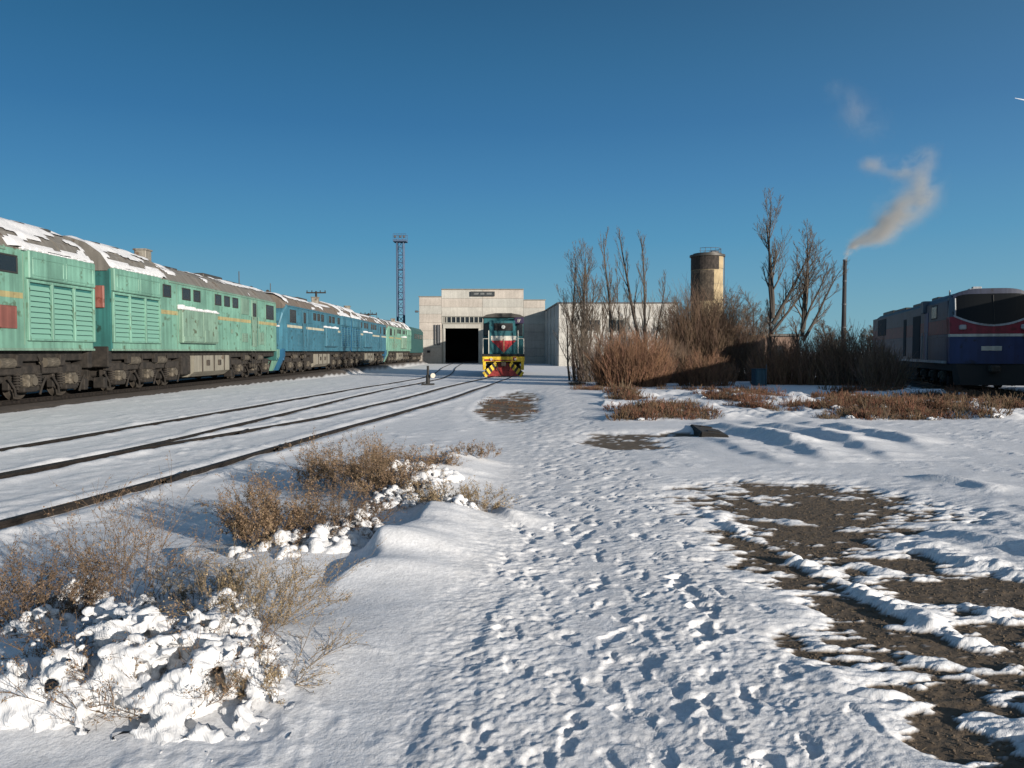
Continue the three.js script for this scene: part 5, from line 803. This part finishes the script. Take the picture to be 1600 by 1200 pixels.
foreBush('thin arching sprig alone in the smooth snow', -1.05, 3.75, { seed: 12, n: 5, w: 0.12, d: 0.08, h: 0.36, kids: 4, seeds: 4, husk: 0.007, lx: 0.8, curl: 0.3, rad: 0.0026 }, 'pale');
foreBush('short tuft at the near end of the snow caked bush', -1.12, 3.45, { seed: 13, n: 20, w: 0.16, d: 0.16, h: 0.2, kids: 5, seeds: 4, husk: 0.007, lx: 0.4 }, 'pale');
foreBush('low brown tuft trailing from the drift towards the tracks', -0.6, 10.6, { seed: 14, n: 40, w: 0.9, d: 0.25, h: 0.16, kids: 4, seeds: 4, husk: 0.013 }, 'red');
{
  // the big bush buried under caked, hollowed snow
  const x = -1.74, D = 3.55, t = thing('snow_caked_bush', 'large dry bush buried under caked snow with dark hollows, nearest the viewer', 'bush', [x, H(x, D) - 0.12, -D], 0);
  const g = snowGeo(9, 104, [0.98, 0.46, 0.72], (X, Y, Z) => {
    const m = 0.38 * Math.exp(-Math.pow(X / 0.7, 4)) * Math.exp(-Math.pow((Z + 0.05) / 0.48, 4)) - 0.1 + 0.16 * (n2(X * 3.2 + 9, Z * 3.2 + 5, 71) - 0.5);
    const hol = f3(X * 8 + 40, Y * 9.5 + 40, Z * 8 + 40, 610), fine = n3(X * 36 + 80, Y * 36 + 80, Z * 36 + 80, 620) - 0.5, lump = n3(X * 17 + 30, Y * 19 + 30, Z * 17 + 30, 630) - 0.5;
    const west = ss(0.15, -0.35, X) * ss(-0.2, 0.1, Z) * 0.065, low = 0.3 * Math.exp(-Math.pow((X - 0.13) / 0.14, 2) - Math.pow((Z - 0.4) / 0.1, 2)) + 0.3 * Math.exp(-Math.pow((X - 0.42) / 0.05, 2) - Math.pow((Z - 0.34) / 0.13, 2));
    const deep = m - Y > 0.17 || Y < -0.2 ? 2 : -9;
    return Math.min((m - Y) * 5.5 + lump * 0.5, Math.max(deep, (0.55 - west - low - hol) * 6.5 + lump * 0.3)) + fine * 0.26;
  });
  part('snow_crust', g, M.snow, t);
  const [a, b] = dryBush(40, { n: 110, w: 1.0, d: 0.56, h: 0.29, spread: 1.2, curl: 0.6, kids: 5, seeds: 3, husk: 0.009, rad: 0.003 }); part('stems', a, bushMat.dark[0], t); part('seed_heads', b, bushMat.red[1], t);
}
{
  // clods, pebbles and broken straw on the thawed earth
  const r = rng(770), geo = new THREE.IcosahedronGeometry(0.011, 0), pos = geo.attributes.position; for (let k = 0; k < pos.count; k++) { const q = 0.7 + 0.6 * h3(Math.round(pos.getX(k) * 1e4), Math.round(pos.getY(k) * 1e4), Math.round(pos.getZ(k) * 1e4)); pos.setXYZ(k, pos.getX(k) * q, pos.getY(k) * q * 0.7, pos.getZ(k) * q); } geo.computeVertexNormals();
  const straw = new MB().tube([V(-0.03, 0, 0), V(0, 0.006, 0.004), V(0.03, 0.002, 0)], [0.0014, 0.0014, 0.001], 3, false).geo(), A = [], B = [], m = new THREE.Matrix4(), q = new THREE.Quaternion(), e = new THREE.Euler();
  for (let k = 0; k < 60000 && A.length < 9000; k++) { const D = 2.8 + 7 * r(), x = 1.4 + 3.6 * r(), [y, t] = snowTop(x, D); if (t > 0.002) continue; const s = 0.25 + 0.6 * Math.pow(r(), 4); (r() < 0.7 ? A : B).push(m.clone().compose(V(x, y + 0.003 * s, -D), q.setFromEuler(e.set((r() - 0.5) * 0.6, r() * 6.28, (r() - 0.5) * 0.6)), V(s, s, s))); }
  for (const [g, list, c, name, label] of [[geo, A, [0.1, 0.075, 0.052], 'pebbles', 'clods and pebbles strewn over the bare brown earth'], [straw, B, [0.15, 0.115, 0.068], 'straw', 'broken dry straw scattered over the bare brown earth']]) { const im = new THREE.InstancedMesh(g, std(c, { roughness: 1 }), list.length); list.forEach((mm, k) => im.setMatrixAt(k, mm)); im.name = name; im.castShadow = im.receiveShadow = true; scene.add(im); tag(im, label, name, null, 'stuff'); }
}
renderer.render(scene, camera);
